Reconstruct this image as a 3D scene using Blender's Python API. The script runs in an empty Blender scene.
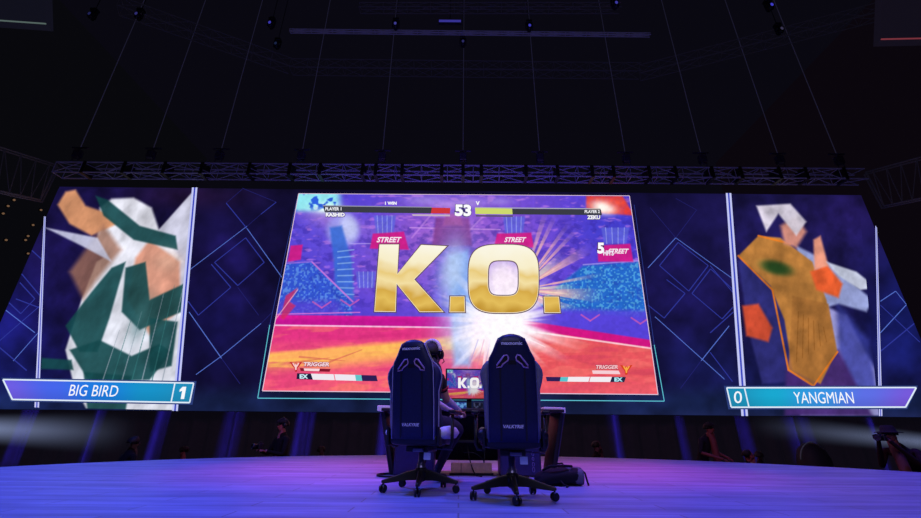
import bpy, bmesh, math, random
import numpy as np
from mathutils import Vector, Matrix
from math import sin, cos, pi, radians
random.seed(7); rng = np.random.RandomState(5)
S = bpy.context.scene
C = S.collection
S.view_settings.view_transform = 'Standard'
S.view_settings.look = 'None'

# ------------------------------------------------------------------ camera
F, PITCH, ROLL, YAW = 415.0, radians(22.36), radians(0.484), radians(-0.2366)
H = 0.487                      # eye height above the stage
D = 14.0                       # distance of the video wall
cam_d = bpy.data.cameras.new('camera'); cam = bpy.data.objects.new('camera', cam_d); C.objects.link(cam)
cam_d.sensor_width = 36; cam_d.lens = F / 921 * 36; cam_d.clip_start = .05; cam_d.clip_end = 200
cam.location = (0, 0, H)
cam.matrix_world = Matrix.Translation((0, 0, H)) @ Matrix.Rotation(pi/2 + PITCH, 4, 'X') @ Matrix.Rotation(ROLL, 4, 'Z')
S.camera = cam

def ray(px, py):
    x = px - 460.5; y = -(py - 259)
    c, s = cos(ROLL), sin(ROLL)
    x, y = c*x - s*y, s*x + c*y
    return Vector((x, F*cos(PITCH) - y*sin(PITCH), F*sin(PITCH) + y*cos(PITCH)))
def G(px, py, z=0.0):          # point of the horizontal plane z
    a = ray(px, py); return Vector((0, 0, H)) + a * ((z - H) / a.z)
def P(px, py, y):              # point at depth y
    a = ray(px, py); return Vector((0, 0, H)) + a * (y / a.y)
NW = Vector((sin(YAW), cos(YAW), 0)); UW = Vector((cos(YAW), -sin(YAW), 0))
def W(px, py, off=0.0):        # local point of the video wall
    a = ray(px, py); s = D / a.dot(NW)
    return Vector((a.dot(UW)*s, -off, a.z*s + H))
def Wpix(X, Z):                # inverse: wall-local x, z (arrays) -> photo pixel
    wx = UW.x*X + NW.x*D; wy = UW.y*X + NW.y*D; wz = Z - H
    yy = -wy*sin(PITCH) + wz*cos(PITCH); f = wy*cos(PITCH) + wz*sin(PITCH)
    x = wx/f*F; y = yy/f*F
    c, s = cos(ROLL), sin(ROLL)
    return 460.5 + c*x + s*y, 259 - (-s*x + c*y)

# ------------------------------------------------------------------ materials
def lin(c):
    return tuple((v/255/12.92 if v/255 <= .04045 else ((v/255+.055)/1.055)**2.4) for v in c)
def lin_np(a):
    a = np.clip(a/255., 0, 1)
    return np.where(a <= .04045, a/12.92, ((a+.055)/1.055)**2.4)
MATS = {}
def mat(name, rgb, rough=.6, metal=0, noise=.15, scale=40, spec=.5, emit=None, bump=0.0):
    if name in MATS: return MATS[name]
    m = bpy.data.materials.new(name); m.use_nodes = True; nt = m.node_tree; b = nt.nodes['Principled BSDF']
    c = lin(rgb)
    tc = nt.nodes.new('ShaderNodeTexCoord'); nz = nt.nodes.new('ShaderNodeTexNoise'); nz.inputs['Scale'].default_value = scale
    nz.inputs['Detail'].default_value = 4
    nt.links.new(tc.outputs['Object'], nz.inputs['Vector'])
    r = nt.nodes.new('ShaderNodeValToRGB')
    r.color_ramp.elements[0].position = .3; r.color_ramp.elements[1].position = .7
    r.color_ramp.elements[0].color = (*[v*(1-noise) for v in c], 1)
    r.color_ramp.elements[1].color = (*[min(1, v*(1+noise)) for v in c], 1)
    nt.links.new(nz.outputs['Fac'], r.inputs['Fac']); nt.links.new(r.outputs['Color'], b.inputs['Base Color'])
    b.inputs['Roughness'].default_value = rough; b.inputs['Metallic'].default_value = metal
    b.inputs['Specular IOR Level'].default_value = spec
    if bump:
        bp = nt.nodes.new('ShaderNodeBump'); bp.inputs['Strength'].default_value = bump
        nt.links.new(nz.outputs['Fac'], bp.inputs['Height']); nt.links.new(bp.outputs['Normal'], b.inputs['Normal'])
    if emit:
        b.inputs['Emission Color'].default_value = (*lin(emit), 1); b.inputs['Emission Strength'].default_value = 1
    MATS[name] = m; return m
def glow(name, rgb, k=1.0):
    if name in MATS: return MATS[name]
    m = bpy.data.materials.new(name); m.use_nodes = True; nt = m.node_tree; nt.nodes.clear()
    e = nt.nodes.new('ShaderNodeEmission'); o = nt.nodes.new('ShaderNodeOutputMaterial')
    e.inputs['Color'].default_value = (*lin(rgb), 1); e.inputs['Strength'].default_value = k
    nt.links.new(e.outputs[0], o.inputs[0])
    try: m.cycles.emission_sampling = 'NONE'
    except Exception: pass
    MATS[name] = m; return m
def glow_attr(name, k=1.0, sampling='AUTO'):
    if name in MATS: return MATS[name]
    m = bpy.data.materials.new(name); m.use_nodes = True; nt = m.node_tree; nt.nodes.clear()
    e = nt.nodes.new('ShaderNodeEmission'); o = nt.nodes.new('ShaderNodeOutputMaterial')
    a = nt.nodes.new('ShaderNodeAttribute'); a.attribute_name = 'Col'
    nt.links.new(a.outputs['Color'], e.inputs['Color']); e.inputs['Strength'].default_value = k
    nt.links.new(e.outputs[0], o.inputs[0])
    m.cycles.emission_sampling = sampling
    MATS[name] = m; return m
LED = glow_attr('led_picture', 1.0, 'NONE')

# ------------------------------------------------------------------ object helpers
def link(name, me, m=None, parent=None, smooth=False):
    if m is not None:
        for q in (m if isinstance(m, (list, tuple)) else [m]): me.materials.append(q)
    o = bpy.data.objects.new(name, me); C.objects.link(o)
    if parent: o.parent = parent
    if smooth:
        me.polygons.foreach_set('use_smooth', [True]*len(me.polygons))
    return o
def tag(o, label=None, cat=None, group=None, kind=None):
    if label: o['label'] = label
    if cat: o['category'] = cat
    if group: o['group'] = group
    if kind: o['kind'] = kind
    return o
def empty(name, loc=(0,0,0), rz=0):
    o = bpy.data.objects.new(name, None); C.objects.link(o); o.empty_display_size = .1
    o.location = loc; o.rotation_euler = (0, 0, rz); return o
def copy_tree(o, parent=None):
    c = o.copy(); C.objects.link(c)
    if parent: c.parent = parent
    for ch in [x for x in C.objects if x.parent == o]: copy_tree(ch, c)
    return c

class MB:
    def __init__(s): s.v = []; s.f = []
    def add(s, vs, fs):
        n = len(s.v); s.v += [tuple(v) for v in vs]; s.f += [tuple(i+n for i in f) for f in fs]; return s
    def box(s, c, d, rot=None, taper=1.0):
        vs = []
        for z in (-.5, .5):
            k = 1 if z < 0 else taper
            for x, y in ((-.5,-.5),(.5,-.5),(.5,.5),(-.5,.5)):
                p = Vector((x*d[0]*k, y*d[1]*k, z*d[2]))
                if rot is not None: p = rot @ p
                vs.append(p + Vector(c))
        return s.add(vs, [(0,3,2,1),(4,5,6,7),(0,1,5,4),(1,2,6,5),(2,3,7,6),(3,0,4,7)])
    def tube(s, pts, r, n=10, cap=True, closed=False):
        pts = [Vector(p) for p in pts]; N = len(pts); vs = []; up = None
        rr = r if isinstance(r, (list, tuple)) else [r]*N
        for i, p in enumerate(pts):
            a = pts[(i-1) % N] if (closed or i) else p; b = pts[(i+1) % N] if (closed or i < N-1) else p
            t = (b-a).normalized() if (b-a).length > 1e-9 else Vector((0,0,1))
            if up is None: up = Vector((0,0,1)) if abs(t.z) < .9 else Vector((0,1,0))
            x = t.cross(up).normalized(); up = x.cross(t).normalized()
            for k in range(n):
                an = 2*pi*k/n; vs.append(p + (x*cos(an) + up*sin(an))*rr[i])
        fs = []
        for i in range(N if closed else N-1):
            j = (i+1) % N
            for k in range(n): fs.append((i*n+k, i*n+(k+1) % n, j*n+(k+1) % n, j*n+k))
        if cap and not closed:
            fs.append(tuple(range(n-1, -1, -1))); fs.append(tuple((N-1)*n+k for k in range(n)))
        return s.add(vs, fs)
    def loft(s, rings, cap=True):
        n = len(rings[0]); vs = [p for r in rings for p in r]; fs = []
        for i in range(len(rings)-1):
            for k in range(n): fs.append((i*n+k, i*n+(k+1) % n, (i+1)*n+(k+1) % n, (i+1)*n+k))
        if cap: fs.append(tuple(range(n-1, -1, -1))); fs.append(tuple((len(rings)-1)*n+k for k in range(n)))
        return s.add(vs, fs)
    def lathe(s, prof, c=(0,0,0), n=24, axis='Z'):
        rings = []
        for r, h in prof:
            ring = []
            for k in range(n):
                a = 2*pi*k/n
                p = Vector((r*cos(a), r*sin(a), h))
                if axis == 'X': p = Vector((p.z, p.x, p.y))
                if axis == 'Y': p = Vector((p.x, -p.z, p.y))
                ring.append(p + Vector(c))
            rings.append(ring)
        return s.loft(rings)
    def ball(s, c, r, n=14, m=9):
        r = r if isinstance(r, (tuple, list)) else (r, r, r)
        rings = []
        for i in range(m+1):
            t = pi*(i+.02)/(m+.04)
            rings.append([Vector((c[0]+r[0]*sin(t)*cos(2*pi*k/n), c[1]+r[1]*sin(t)*sin(2*pi*k/n), c[2]-r[2]*cos(t))) for k in range(n)])
        return s.loft(rings)
    def poly(s, pts): return s.add(pts, [tuple(range(len(pts)))])
    def prism(s, pts, d):       # pts: 3D loop, d: extrusion vector
        n = len(pts); a = [Vector(p) for p in pts]; b = [p + Vector(d) for p in a]
        return s.add(a+b, [tuple(range(n-1,-1,-1)), tuple(range(n, 2*n))] + [(i, (i+1) % n, n+(i+1) % n, n+i) for i in range(n)])
    def obj(s, name, m=None, parent=None, smooth=False, bevel=0, sub=0, seg=2):
        me = bpy.data.meshes.new(name); me.from_pydata([tuple(v) for v in s.v], [], s.f); me.update()
        bm = bmesh.new(); bm.from_mesh(me); bmesh.ops.recalc_face_normals(bm, faces=bm.faces[:]); bm.to_mesh(me); bm.free()
        o = link(name, me, m, parent, smooth)
        if bevel:
            md = o.modifiers.new('bevel', 'BEVEL'); md.width = bevel; md.segments = seg; md.limit_method = 'ANGLE'; md.angle_limit = radians(35)
        if sub:
            md = o.modifiers.new('subsurf', 'SUBSURF'); md.levels = sub; md.render_levels = sub
        return o

def text_mesh(body, bold=0.0, shear=0.0):
    cu = bpy.data.curves.new('t', 'FONT'); cu.body = body; cu.size = 1; cu.offset = bold; cu.shear = shear; cu.resolution_u = 3
    o = bpy.data.objects.new('t', cu); C.objects.link(o)
    bpy.context.view_layer.update()
    dg = bpy.context.evaluated_depsgraph_get()
    me = bpy.data.meshes.new_from_object(o.evaluated_get(dg)); bpy.data.objects.remove(o)
    vs = np.array([v.co[:2] for v in me.vertices]); fs = [tuple(p.vertices) for p in me.polygons]
    bpy.data.meshes.remove(me)
    lo = vs.min(0); hi = vs.max(0)
    return (vs - lo)/(hi - lo), fs
def text_quad(name, body, q, fn, m, parent, bold=0.02, shear=0.0):   # q = tl, tr, br, bl in fn's own plane
    uv, fs = text_mesh(body, bold, shear)
    tl, tr, br, bl = [Vector(p) for p in q]
    vs = [fn(*((bl*(1-u) + br*u)*(1-v) + (tl*(1-u) + tr*u)*v)) for u, v in uv]
    return MB().add(vs, fs).obj(name, m, parent)

# ------------------------------------------------------------------ painter (colours of the pixels of a video picture)
def smooth(a, b, x): t = np.clip((x-a)/(b-a), 0, 1); return t*t*(3-2*t)
def vnoise(x, y, seed=0):
    xi = np.floor(x).astype(int); yi = np.floor(y).astype(int); fx = x-xi; fy = y-yi
    def h(a, b):
        n = (a*374761393 + b*668265263 + seed*1442695) & 0x7fffffff
        n = ((n ^ (n >> 13)) * 1274126177) & 0x7fffffff
        return ((n ^ (n >> 16)) & 0xffff) / 65535.
    fx = fx*fx*(3-2*fx); fy = fy*fy*(3-2*fy)
    return (h(xi,yi)*(1-fx)+h(xi+1,yi)*fx)*(1-fy) + (h(xi,yi+1)*(1-fx)+h(xi+1,yi+1)*fx)*fy
def fbm(x, y, o=4, seed=0):
    r = 0; a = .5
    for i in range(o): r = r + a*vnoise(x*2**i, y*2**i, seed+i); a *= .5
    return r/(1-.5**o)
class Paint:
    def __init__(s, X, Y, base): s.X = X; s.Y = Y; s.c = np.zeros(X.shape+(3,)) + np.array(base, float)
    def mix(s, m, col):
        m = np.clip(m, 0, 1)[..., None]; s.c = s.c*(1-m) + np.array(col, float)*m if not isinstance(col, np.ndarray) or col.ndim == 1 else s.c*(1-m)+col*m
    def blob(s, cx, cy, rx, ry, col, a=1, ang=0, p=1.0):
        dx = s.X-cx; dy = s.Y-cy; c, q = cos(ang), sin(ang)
        s.mix(a*np.exp(-(((dx*c+dy*q)/rx)**2 + ((-dx*q+dy*c)/ry)**2)**p), col)
    def poly(s, pts, col, a=1, soft=.6, tex=0, seed=3):
        X, Y = s.X, s.Y; ins = np.zeros(X.shape, bool); dmin = np.full(X.shape, 1e9)
        n = len(pts)
        for i in range(n):
            x0, y0 = pts[i]; x1, y1 = pts[(i+1) % n]
            ex, ey = x1-x0, y1-y0
            if y0 != y1:
                cnd = ((y0 > Y) != (y1 > Y)) & (X < (x1-x0)*(Y-y0)/(y1-y0)+x0); ins ^= cnd
            t = np.clip(((X-x0)*ex+(Y-y0)*ey)/(ex*ex+ey*ey+1e-9), 0, 1)
            dmin = np.minimum(dmin, np.hypot(X-x0-t*ex, Y-y0-t*ey))
        sd = np.where(ins, dmin, -dmin)
        m = smooth(-soft, soft, sd)*a
        if tex: m = m*(1-tex+tex*fbm(X*.35, Y*.35, 4, seed)*1.6)
        s.mix(m, col)
    def line(s, x0, y0, x1, y1, w, col, a=1, w1=None):
        ex, ey = x1-x0, y1-y0; t = np.clip(((s.X-x0)*ex+(s.Y-y0)*ey)/(ex*ex+ey*ey), 0, 1)
        d = np.hypot(s.X-x0-t*ex, s.Y-y0-t*ey); ww = w if w1 is None else w+(w1-w)*t
        s.mix(a*(1-smooth(ww*.4, ww*1.2+.01, d)), col)

def picture(name, quad, nx, ny, paint, parent, off, smooth_pts=None):
    """grid over a quadrilateral of the wall (corners given in photo pixels tl,tr,br,bl), painted per vertex"""
    tl, tr, br, bl = [W(*p, off) for p in quad]
    u, v = np.meshgrid(np.linspace(0, 1, nx), np.linspace(0, 1, ny))
    def bil(k): return (tl[k]*(1-u)+tr[k]*u)*(1-v) + (bl[k]*(1-u)+br[k]*u)*v
    X = np.clip(bil(0), WX0+.01, WX1-.01); Z = bil(2); px, py = Wpix(X, Z)
    c = lin_np(paint(px, py, u, v))
    return grid_mesh(name, X, np.full(X.shape, -off), Z, c, parent)
def grid_mesh(name, X, Y, Z, c, parent, m=None):
    ny, nx = X.shape
    co = np.stack([X, Y, Z], -1).reshape(-1, 3).astype(np.float32)
    i = np.arange(nx*ny).reshape(ny, nx)
    q = np.stack([i[1:, :-1], i[1:, 1:], i[:-1, 1:], i[:-1, :-1]], -1).reshape(-1).astype(np.int32)
    me = bpy.data.meshes.new(name); nf = len(q)//4
    me.vertices.add(len(co)); me.vertices.foreach_set('co', co.ravel())
    me.loops.add(len(q)); me.loops.foreach_set('vertex_index', q)
    me.polygons.add(nf); me.polygons.foreach_set('loop_start', np.arange(0, nf*4, 4, dtype=np.int32))
    me.update(calc_edges=True)
    at = me.color_attributes.new('Col', 'FLOAT_COLOR', 'POINT')
    cc = np.concatenate([c.reshape(-1, 3), np.ones((len(co), 1))], 1).astype(np.float32)
    at.data.foreach_set('color', cc.ravel())
    return link(name, me, m or LED, parent)

# ================================================================== THE VIDEO WALL
wall = empty('led_video_wall', (NW.x*D, NW.y*D, 0), -YAW)
tag(wall, 'huge wide video wall above the stage showing a knockout between two name banners', 'video screen')
WX0, WX1 = -1.1133*D, 1.126*D
WZ0, WZ1 = .0346*D + H, .6168*D + H

def paint_bg(X, Y, u, v):
    p = Paint(X, Y, (19, 15, 54))
    p.blob(232, 262, 34, 48, (38, 28, 112), .75)
    p.blob(215, 330, 45, 50, (22, 20, 82), .6)
    p.blob(690, 290, 48, 70, (34, 28, 106), .75)
    p.blob(700, 370, 50, 35, (24, 30, 92), .6)
    p.blob(10, 320, 40, 62, (32, 34, 148), .95)
    p.blob(-10, 400, 80, 60, (24, 32, 110), .8)
    p.blob(70, 250, 80, 90, (30, 22, 84), .8)
    p.blob(190, 195, 60, 14, (50, 24, 60), .5)
    p.blob(800, 250, 90, 80, (36, 30, 96), .9)
    p.blob(860, 210, 60, 30, (46, 30, 110), .5)
    p.blob(905, 330, 40, 70, (26, 34, 122), .9)
    p.blob(800, 380, 90, 40, (28, 34, 104), .7)
    p.mix(smooth(378, 402, Y)*.75, (25, 40, 82))
    p.mix(smooth(408, 416, Y)*.5, (34, 40, 84))
    p.mix((1-smooth(186, 198, Y))*.5*smooth(240, 300, X)*(1-smooth(640, 700, X)), (12, 8, 24))
    n = fbm(X*.05, Y*.05, 5, 11)
    p.c *= (.54+.72*n)[..., None]
    return p.c
u, v = np.meshgrid(np.linspace(0, 1, 420), np.linspace(0, 1, 120))
gx = WX0 + (WX1-WX0)*u; gz = WZ1 + (WZ0-WZ1)*v; px, py = Wpix(gx, gz)
grid_mesh('screen_surface', gx, gx*0, gz, lin_np(paint_bg(px, py, u, v)), wall)
MB().box(((WX0+WX1)/2, .2, (WZ0+WZ1)/2), (WX1-WX0, .34, WZ1-WZ0)).obj('screen_cabinet', mat('cabinet_black', (14, 13, 16)), wall)

# luminous lattice of lines
line_m = glow('line_blue', (46, 54, 150)); line_b = glow('line_bright', (84, 112, 204)); line_d = glow('line_dim', (34, 34, 108))
def strokes(name, segs, m, w=.55, off=.012, parent=wall):
    mb = MB()
    for a, b in segs:
        A = W(*a, off); B = W(*b, off)
        if A.x > B.x: A, B = B, A
        if B.x < WX0+.05 or A.x > WX1-.05: continue
        if A.x < WX0+.02: A = A.lerp(B, (WX0+.02-A.x)/(B.x-A.x))
        if B.x > WX1-.02: B = A.lerp(B, (WX1-.02-A.x)/(B.x-A.x))
        t = (B-A).normalized(); n = Vector((-t.z, 0, t.x))*(w*.5*D/430)
        mb.poly([A+n, A-n, B-n, B+n])
    return mb.obj(name, m, parent)
def pth(pts, ox, oy, sc, close=False):
    q = [(ox+a/sc, oy+b/sc) for a, b in pts]
    r = list(zip(q[:-1], q[1:]))
    if close: r.append((q[-1], q[0]))
    return r
L = lambda pts, c=False: pth(pts, 180, 180, 2.158, c)
R = lambda pts, c=False: pth(pts, 620, 180, 2.158, c)
seg_m = L([(142,125),(182,178),(125,228),(75,178)], 1) + L([(68,182),(110,232),(40,292),(18,262)]) + L([(100,50),(145,105)]) + L([(208,48),(175,74)])
seg_m += R([(125,135),(190,185),(148,240),(85,185)], 1) + R([(195,192),(243,236)]) + R([(195,192),(155,245),(220,300),(243,275)]) + R([(100,215),(140,245),(95,298),(60,270)])
seg_b = L([(145,105),(220,210)]) + L([(145,100),(20,195)]) + L([(20,285),(90,385)]) + L([(90,380),(35,420)]) + L([(175,310),(90,380)])
seg_b += R([(120,125),(245,215)]) + R([(120,125),(60,190)]) + R([(75,295),(225,430)]) + R([(235,315),(175,390)])
seg_d = L([(175,74),(145,100)]) + L([(90,385),(130,440)]) + L([(200,285),(175,310)]) + L([(125,232),(170,292)]) + L([(135,18),(208,48)]) + L([(100,50),(135,20)])
seg_d += R([(65,60),(120,125)]) + R([(120,40),(165,65),(120,125)]) + R([(175,390),(130,450)])
A1 = lambda pts, c=False: pth(pts, 0, 280, 3.7, c)
seg_m += A1([(75,10),(130,70),(78,125),(25,75)]) + A1([(60,70),(205,125)]) + A1([(118-0,-110),(160,-72)])
seg_b += A1([(205,125),(50,300)]) + A1([(20,110),(130,195)]) + A1([(118,-110),(30,-20)])
seg_m += A1([(0,250),(100,335)]) + A1([(0,225),(150,95)]) + A1([(75,-30),(205,125)])
A2 = lambda pts, c=False: pth(pts, 710, 180, 2.158, c)
seg_b += A2([(367,262),(400,240),(452,305)]) + A2([(365,330),(452,250)][:1]+[(367,330),(430,262)])
seg_m += A2([(0,185),(55,250)]) + A2([(0,330),(50,285)]) + A2([(0,372),(48,435)]) + A2([(367,270),(452,350)]) + A2([(367,370),(452,300)])
strokes('lattice_lines', seg_m, line_m, 1.0); strokes('bright_lattice_lines', seg_b, line_b, .8); strokes('faint_lattice_lines', seg_d, line_d, .6)

# four luminous poles of the portrait frames
lav = glow('pole_lavender', (196, 200, 246)); polb = glow('pole_blue', (62, 74, 190))
for t0, t1, b0, b1 in (((44.9,217),(46.6,217),(35.6,407.4),(40.2,407.6)), ((192.6,188),(198,188),(172.8,410.8),(178.6,411)),
                       ((725.2,193.6),(730.6,193.6),(740.6,416),(747.2,416)), ((874.4,226),(876.0,228),(877.8,416),(881.2,416))):
    q = lambda a, b, k: (a[0]+(b[0]-a[0])*k, a[1]+(b[1]-a[1])*k)
    o = MB().poly([W(*t0,.035), W(*t1,.035), W(*b1,.035), W(*b0,.035)]).obj('light_pole', polb, wall)
    for k0, k1 in ((0,.36),(.66,1)):
        MB().poly([W(*q(t0,t1,k0),.04), W(*q(t0,t1,k1),.04), W(*q(b0,b1,k1),.04), W(*q(b0,b1,k0),.04)]).obj('pole_edge', lav, o)

# portrait areas: plain abstract artwork of the same size and colours
def art_left(X, Y, u, v):
    p = Paint(X, Y, (30, 22, 84)); p.c = paint_bg(X, Y, u, v)*1.0
    p.poly([(192,193),(150,240),(183,300),(176,411),(196,411),(198,188)], (205, 205, 224), .95, 1.2)
    p.poly([(97,262),(82,300),(66,350),(74,384),(88,411),(178,411),(184,290),(168,248),(128,244)], (216, 218, 230), 1, 1.5)
    p.poly([(100,208),(112,199),(134,198),(152,208),(160,232),(184,262),(150,272),(110,262),(98,240)], (222, 222, 234), 1, 2)
    p.poly([(150,240),(180,262),(181,310),(150,335),(128,300),(136,258)], (214, 150, 128), 1, 2.5)
    p.poly([(58,205),(66,192),(76,190),(86,206),(104,212),(118,224),(92,236),(70,224)], (205, 142, 104), 1, 2)
    p.poly([(70,272),(104,225),(122,250),(96,282),(84,300)], (150, 104, 86), .8, 4)
    p.poly([(46,228),(98,238),(112,262),(82,246)], (196, 198, 222), .9, 1.5)
    for pts in ([(66,326),(92,292),(112,268),(126,262),(110,318),(98,352),(80,352)], [(70,350),(100,340),(132,356),(160,344),(172,352),(150,380),(90,382)],
                [(126,268),(146,262),(150,300),(184,284),(182,312),(140,330),(122,312)], [(96,196),(108,200),(140,226),(176,236),(178,250),(134,240),(104,216)],
                [(150,318),(178,322),(172,366),(150,372)], [(42,358),(72,360),(74,370),(41,369)], [(84,372),(132,376),(126,411),(88,411)]):
        p.poly(pts, (22, 70, 74), .92, 1.4)
    for a in range(7):
        p.line(96+a*11, 402-a*3, 120+a*11, 330-a*9, .8, (50, 110, 112) if a % 2 else (150, 162, 176), .7, .3)
    p.blob(168, 262, 14, 10, (236, 186, 162), .6); p.blob(142, 318, 8, 22, (60, 108, 112), .6, .4)
    n = fbm(X*.09+Y*.05, Y*.05-X*.02, 4, 31); p.c *= (.78+.42*n)[..., None]
    return p.c
def art_right(X, Y, u, v):
    p = Paint(X, Y, (40, 30, 92)); p.c = paint_bg(X, Y, u, v)*1.0
    p.poly([(738,262),(762,246),(800,300),(812,380),(762,384),(748,330)], (44, 44, 112), 1, 2)
    p.poly([(812,300),(846,316),(876,372),(880,416),(800,416),(806,340)], (150, 148, 206), 1, 2.5)
    p.poly([(836,300),(868,340),(876,388),(850,400),(838,350)], (54, 60, 150), .8, 4)
    p.poly([(786,360),(838,350),(872,416),(784,416)], (66, 40, 108), .95, 3)
    p.poly([(796,246),(824,260),(872,300),(866,312),(838,304),(812,312),(800,282)], (150, 160, 212), 1, 2)
    p.poly([(738,256),(758,236),(780,238),(812,262),(826,300),(836,352),(820,384),(792,370),(784,320),(770,286)], (176, 118, 58), 1, 1.2)
    p.poly([(792,296),(828,304),(837,352),(812,386),(788,370)], (162, 106, 52), .85, 1)
    for a, b in (((738,256),(772,290)), ((772,290),(788,370)), ((788,370),(813,386)), ((813,386),(837,352)), ((758,236),(790,244))):
        p.line(*a, *b, 1.1, (222, 120, 34), .95)
    p.blob(776, 268, 17, 7, (34, 72, 34), .95, .25, 2)
    p.poly([(742,306),(758,304),(772,328),(768,342),(746,336)], (206, 78, 52), 1, 2)
    p.poly([(810,272),(826,264),(842,284),(838,298),(816,290)], (224, 92, 48), 1, 2)
    p.poly([(813,240),(820,236),(828,266),(814,270)], (230, 152, 128), 1, 1.8)
    p.poly([(780,226),(796,216),(806,232),(796,248),(784,244)], (206, 138, 124), 1, 3)
    p.poly([(756,206),(790,204),(806,222),(796,236),(778,214),(766,232)], (214, 206, 220), .95, 1.6)
    p.poly([(826,262),(856,272),(876,288),(860,290),(838,276)], (206, 212, 232), .95, 1.4)
    for a in range(6): p.line(798+a*5, 312+a*3, 796+a*6, 362-a*4, .5, (120, 70, 24), .5)
    n = fbm(X*.1, Y*.08, 4, 57); p.c *= (.76+.46*n)[..., None]
    return p.c
picture('portrait_artwork', [(47,189),(192,189.5),(173,410),(40,407.6)], 230, 300, art_left, wall, .02)
picture('portrait_artwork', [(730,194),(858,196),(878,415.6),(746,415.6)], 210, 300, art_right, wall, .02)

# name banners
def banner_paint(cols):
    def f(X, Y, u, v):
        p = Paint(X, Y, cols[0])
        for k in range(1, len(cols)): p.mix(smooth((k-1)/(len(cols)-1), k/(len(cols)-1), u), cols[k])
        p.c *= (1.08-.16*np.abs(v-.3))[..., None]; return p.c
    return f
white = glow('lettering_white', (248, 250, 255)); edge_w = glow('banner_edge', (222, 236, 250))
def banner(q, cols, div, name, nq, score, sq):
    o = picture('name_banner', q, 60, 6, banner_paint(cols), wall, .07)
    # soft halo behind and white outline
    cx = sum(p[0] for p in q)/4; cy = sum(p[1] for p in q)/4
    hal = [(p[0]+(2.4 if p[0] > cx else -2.4), p[1]+(2.0 if p[1] > cy else -2.0)) for p in q]
    MB().poly([W(*p,.06) for p in hal]).obj('banner_halo', glow('banner_halo', (44, 62, 122)), o)
    strokes('banner_outline', [(q[i], q[(i+1) % 4]) for i in range(4)] + [div], edge_w, 1.35, .085, o)
    text_quad('banner_lettering', name, nq, lambda x, y: W(x, y, .09), white, o, 0, 0)
    if score is None: MB().poly([W(*p,.09) for p in sq]).obj('score_number', white, o)
    else: text_quad('score_number', score, sq, lambda x, y: W(x, y, .09), white, o, .0, .1)
banner([(5.6,379.8),(195.2,383.4),(191.2,402.8),(15,399.6)], [(104,88,214),(66,96,222),(26,118,212),(22,138,190),(32,134,176)], ((176.6,383.2),(172.8,402.4)),
       'BIG BIRD', [(73.4,384.8),(121.6,385.8),(119,397),(70.8,396)], None, [(181.4,390),(184.4,387),(188,387),(185.8,399.2),(182.4,399.2),(183.9,391),(181.2,392)])
banner([(725.2,388),(913.6,387.8),(903,407.2),(729.6,407.4)], [(30,134,172),(24,158,196),(52,140,214),(88,104,216),(112,84,206)], ((742.8,388.2),(747.2,407.2)),
       'YANGMIAN', [(791,392.2),(850,392.2),(852,403.6),(792.6,403.6)], '0', [(731.4,391.4),(739.4,391.4),(741,403.4),(733,403.4)])

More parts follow.
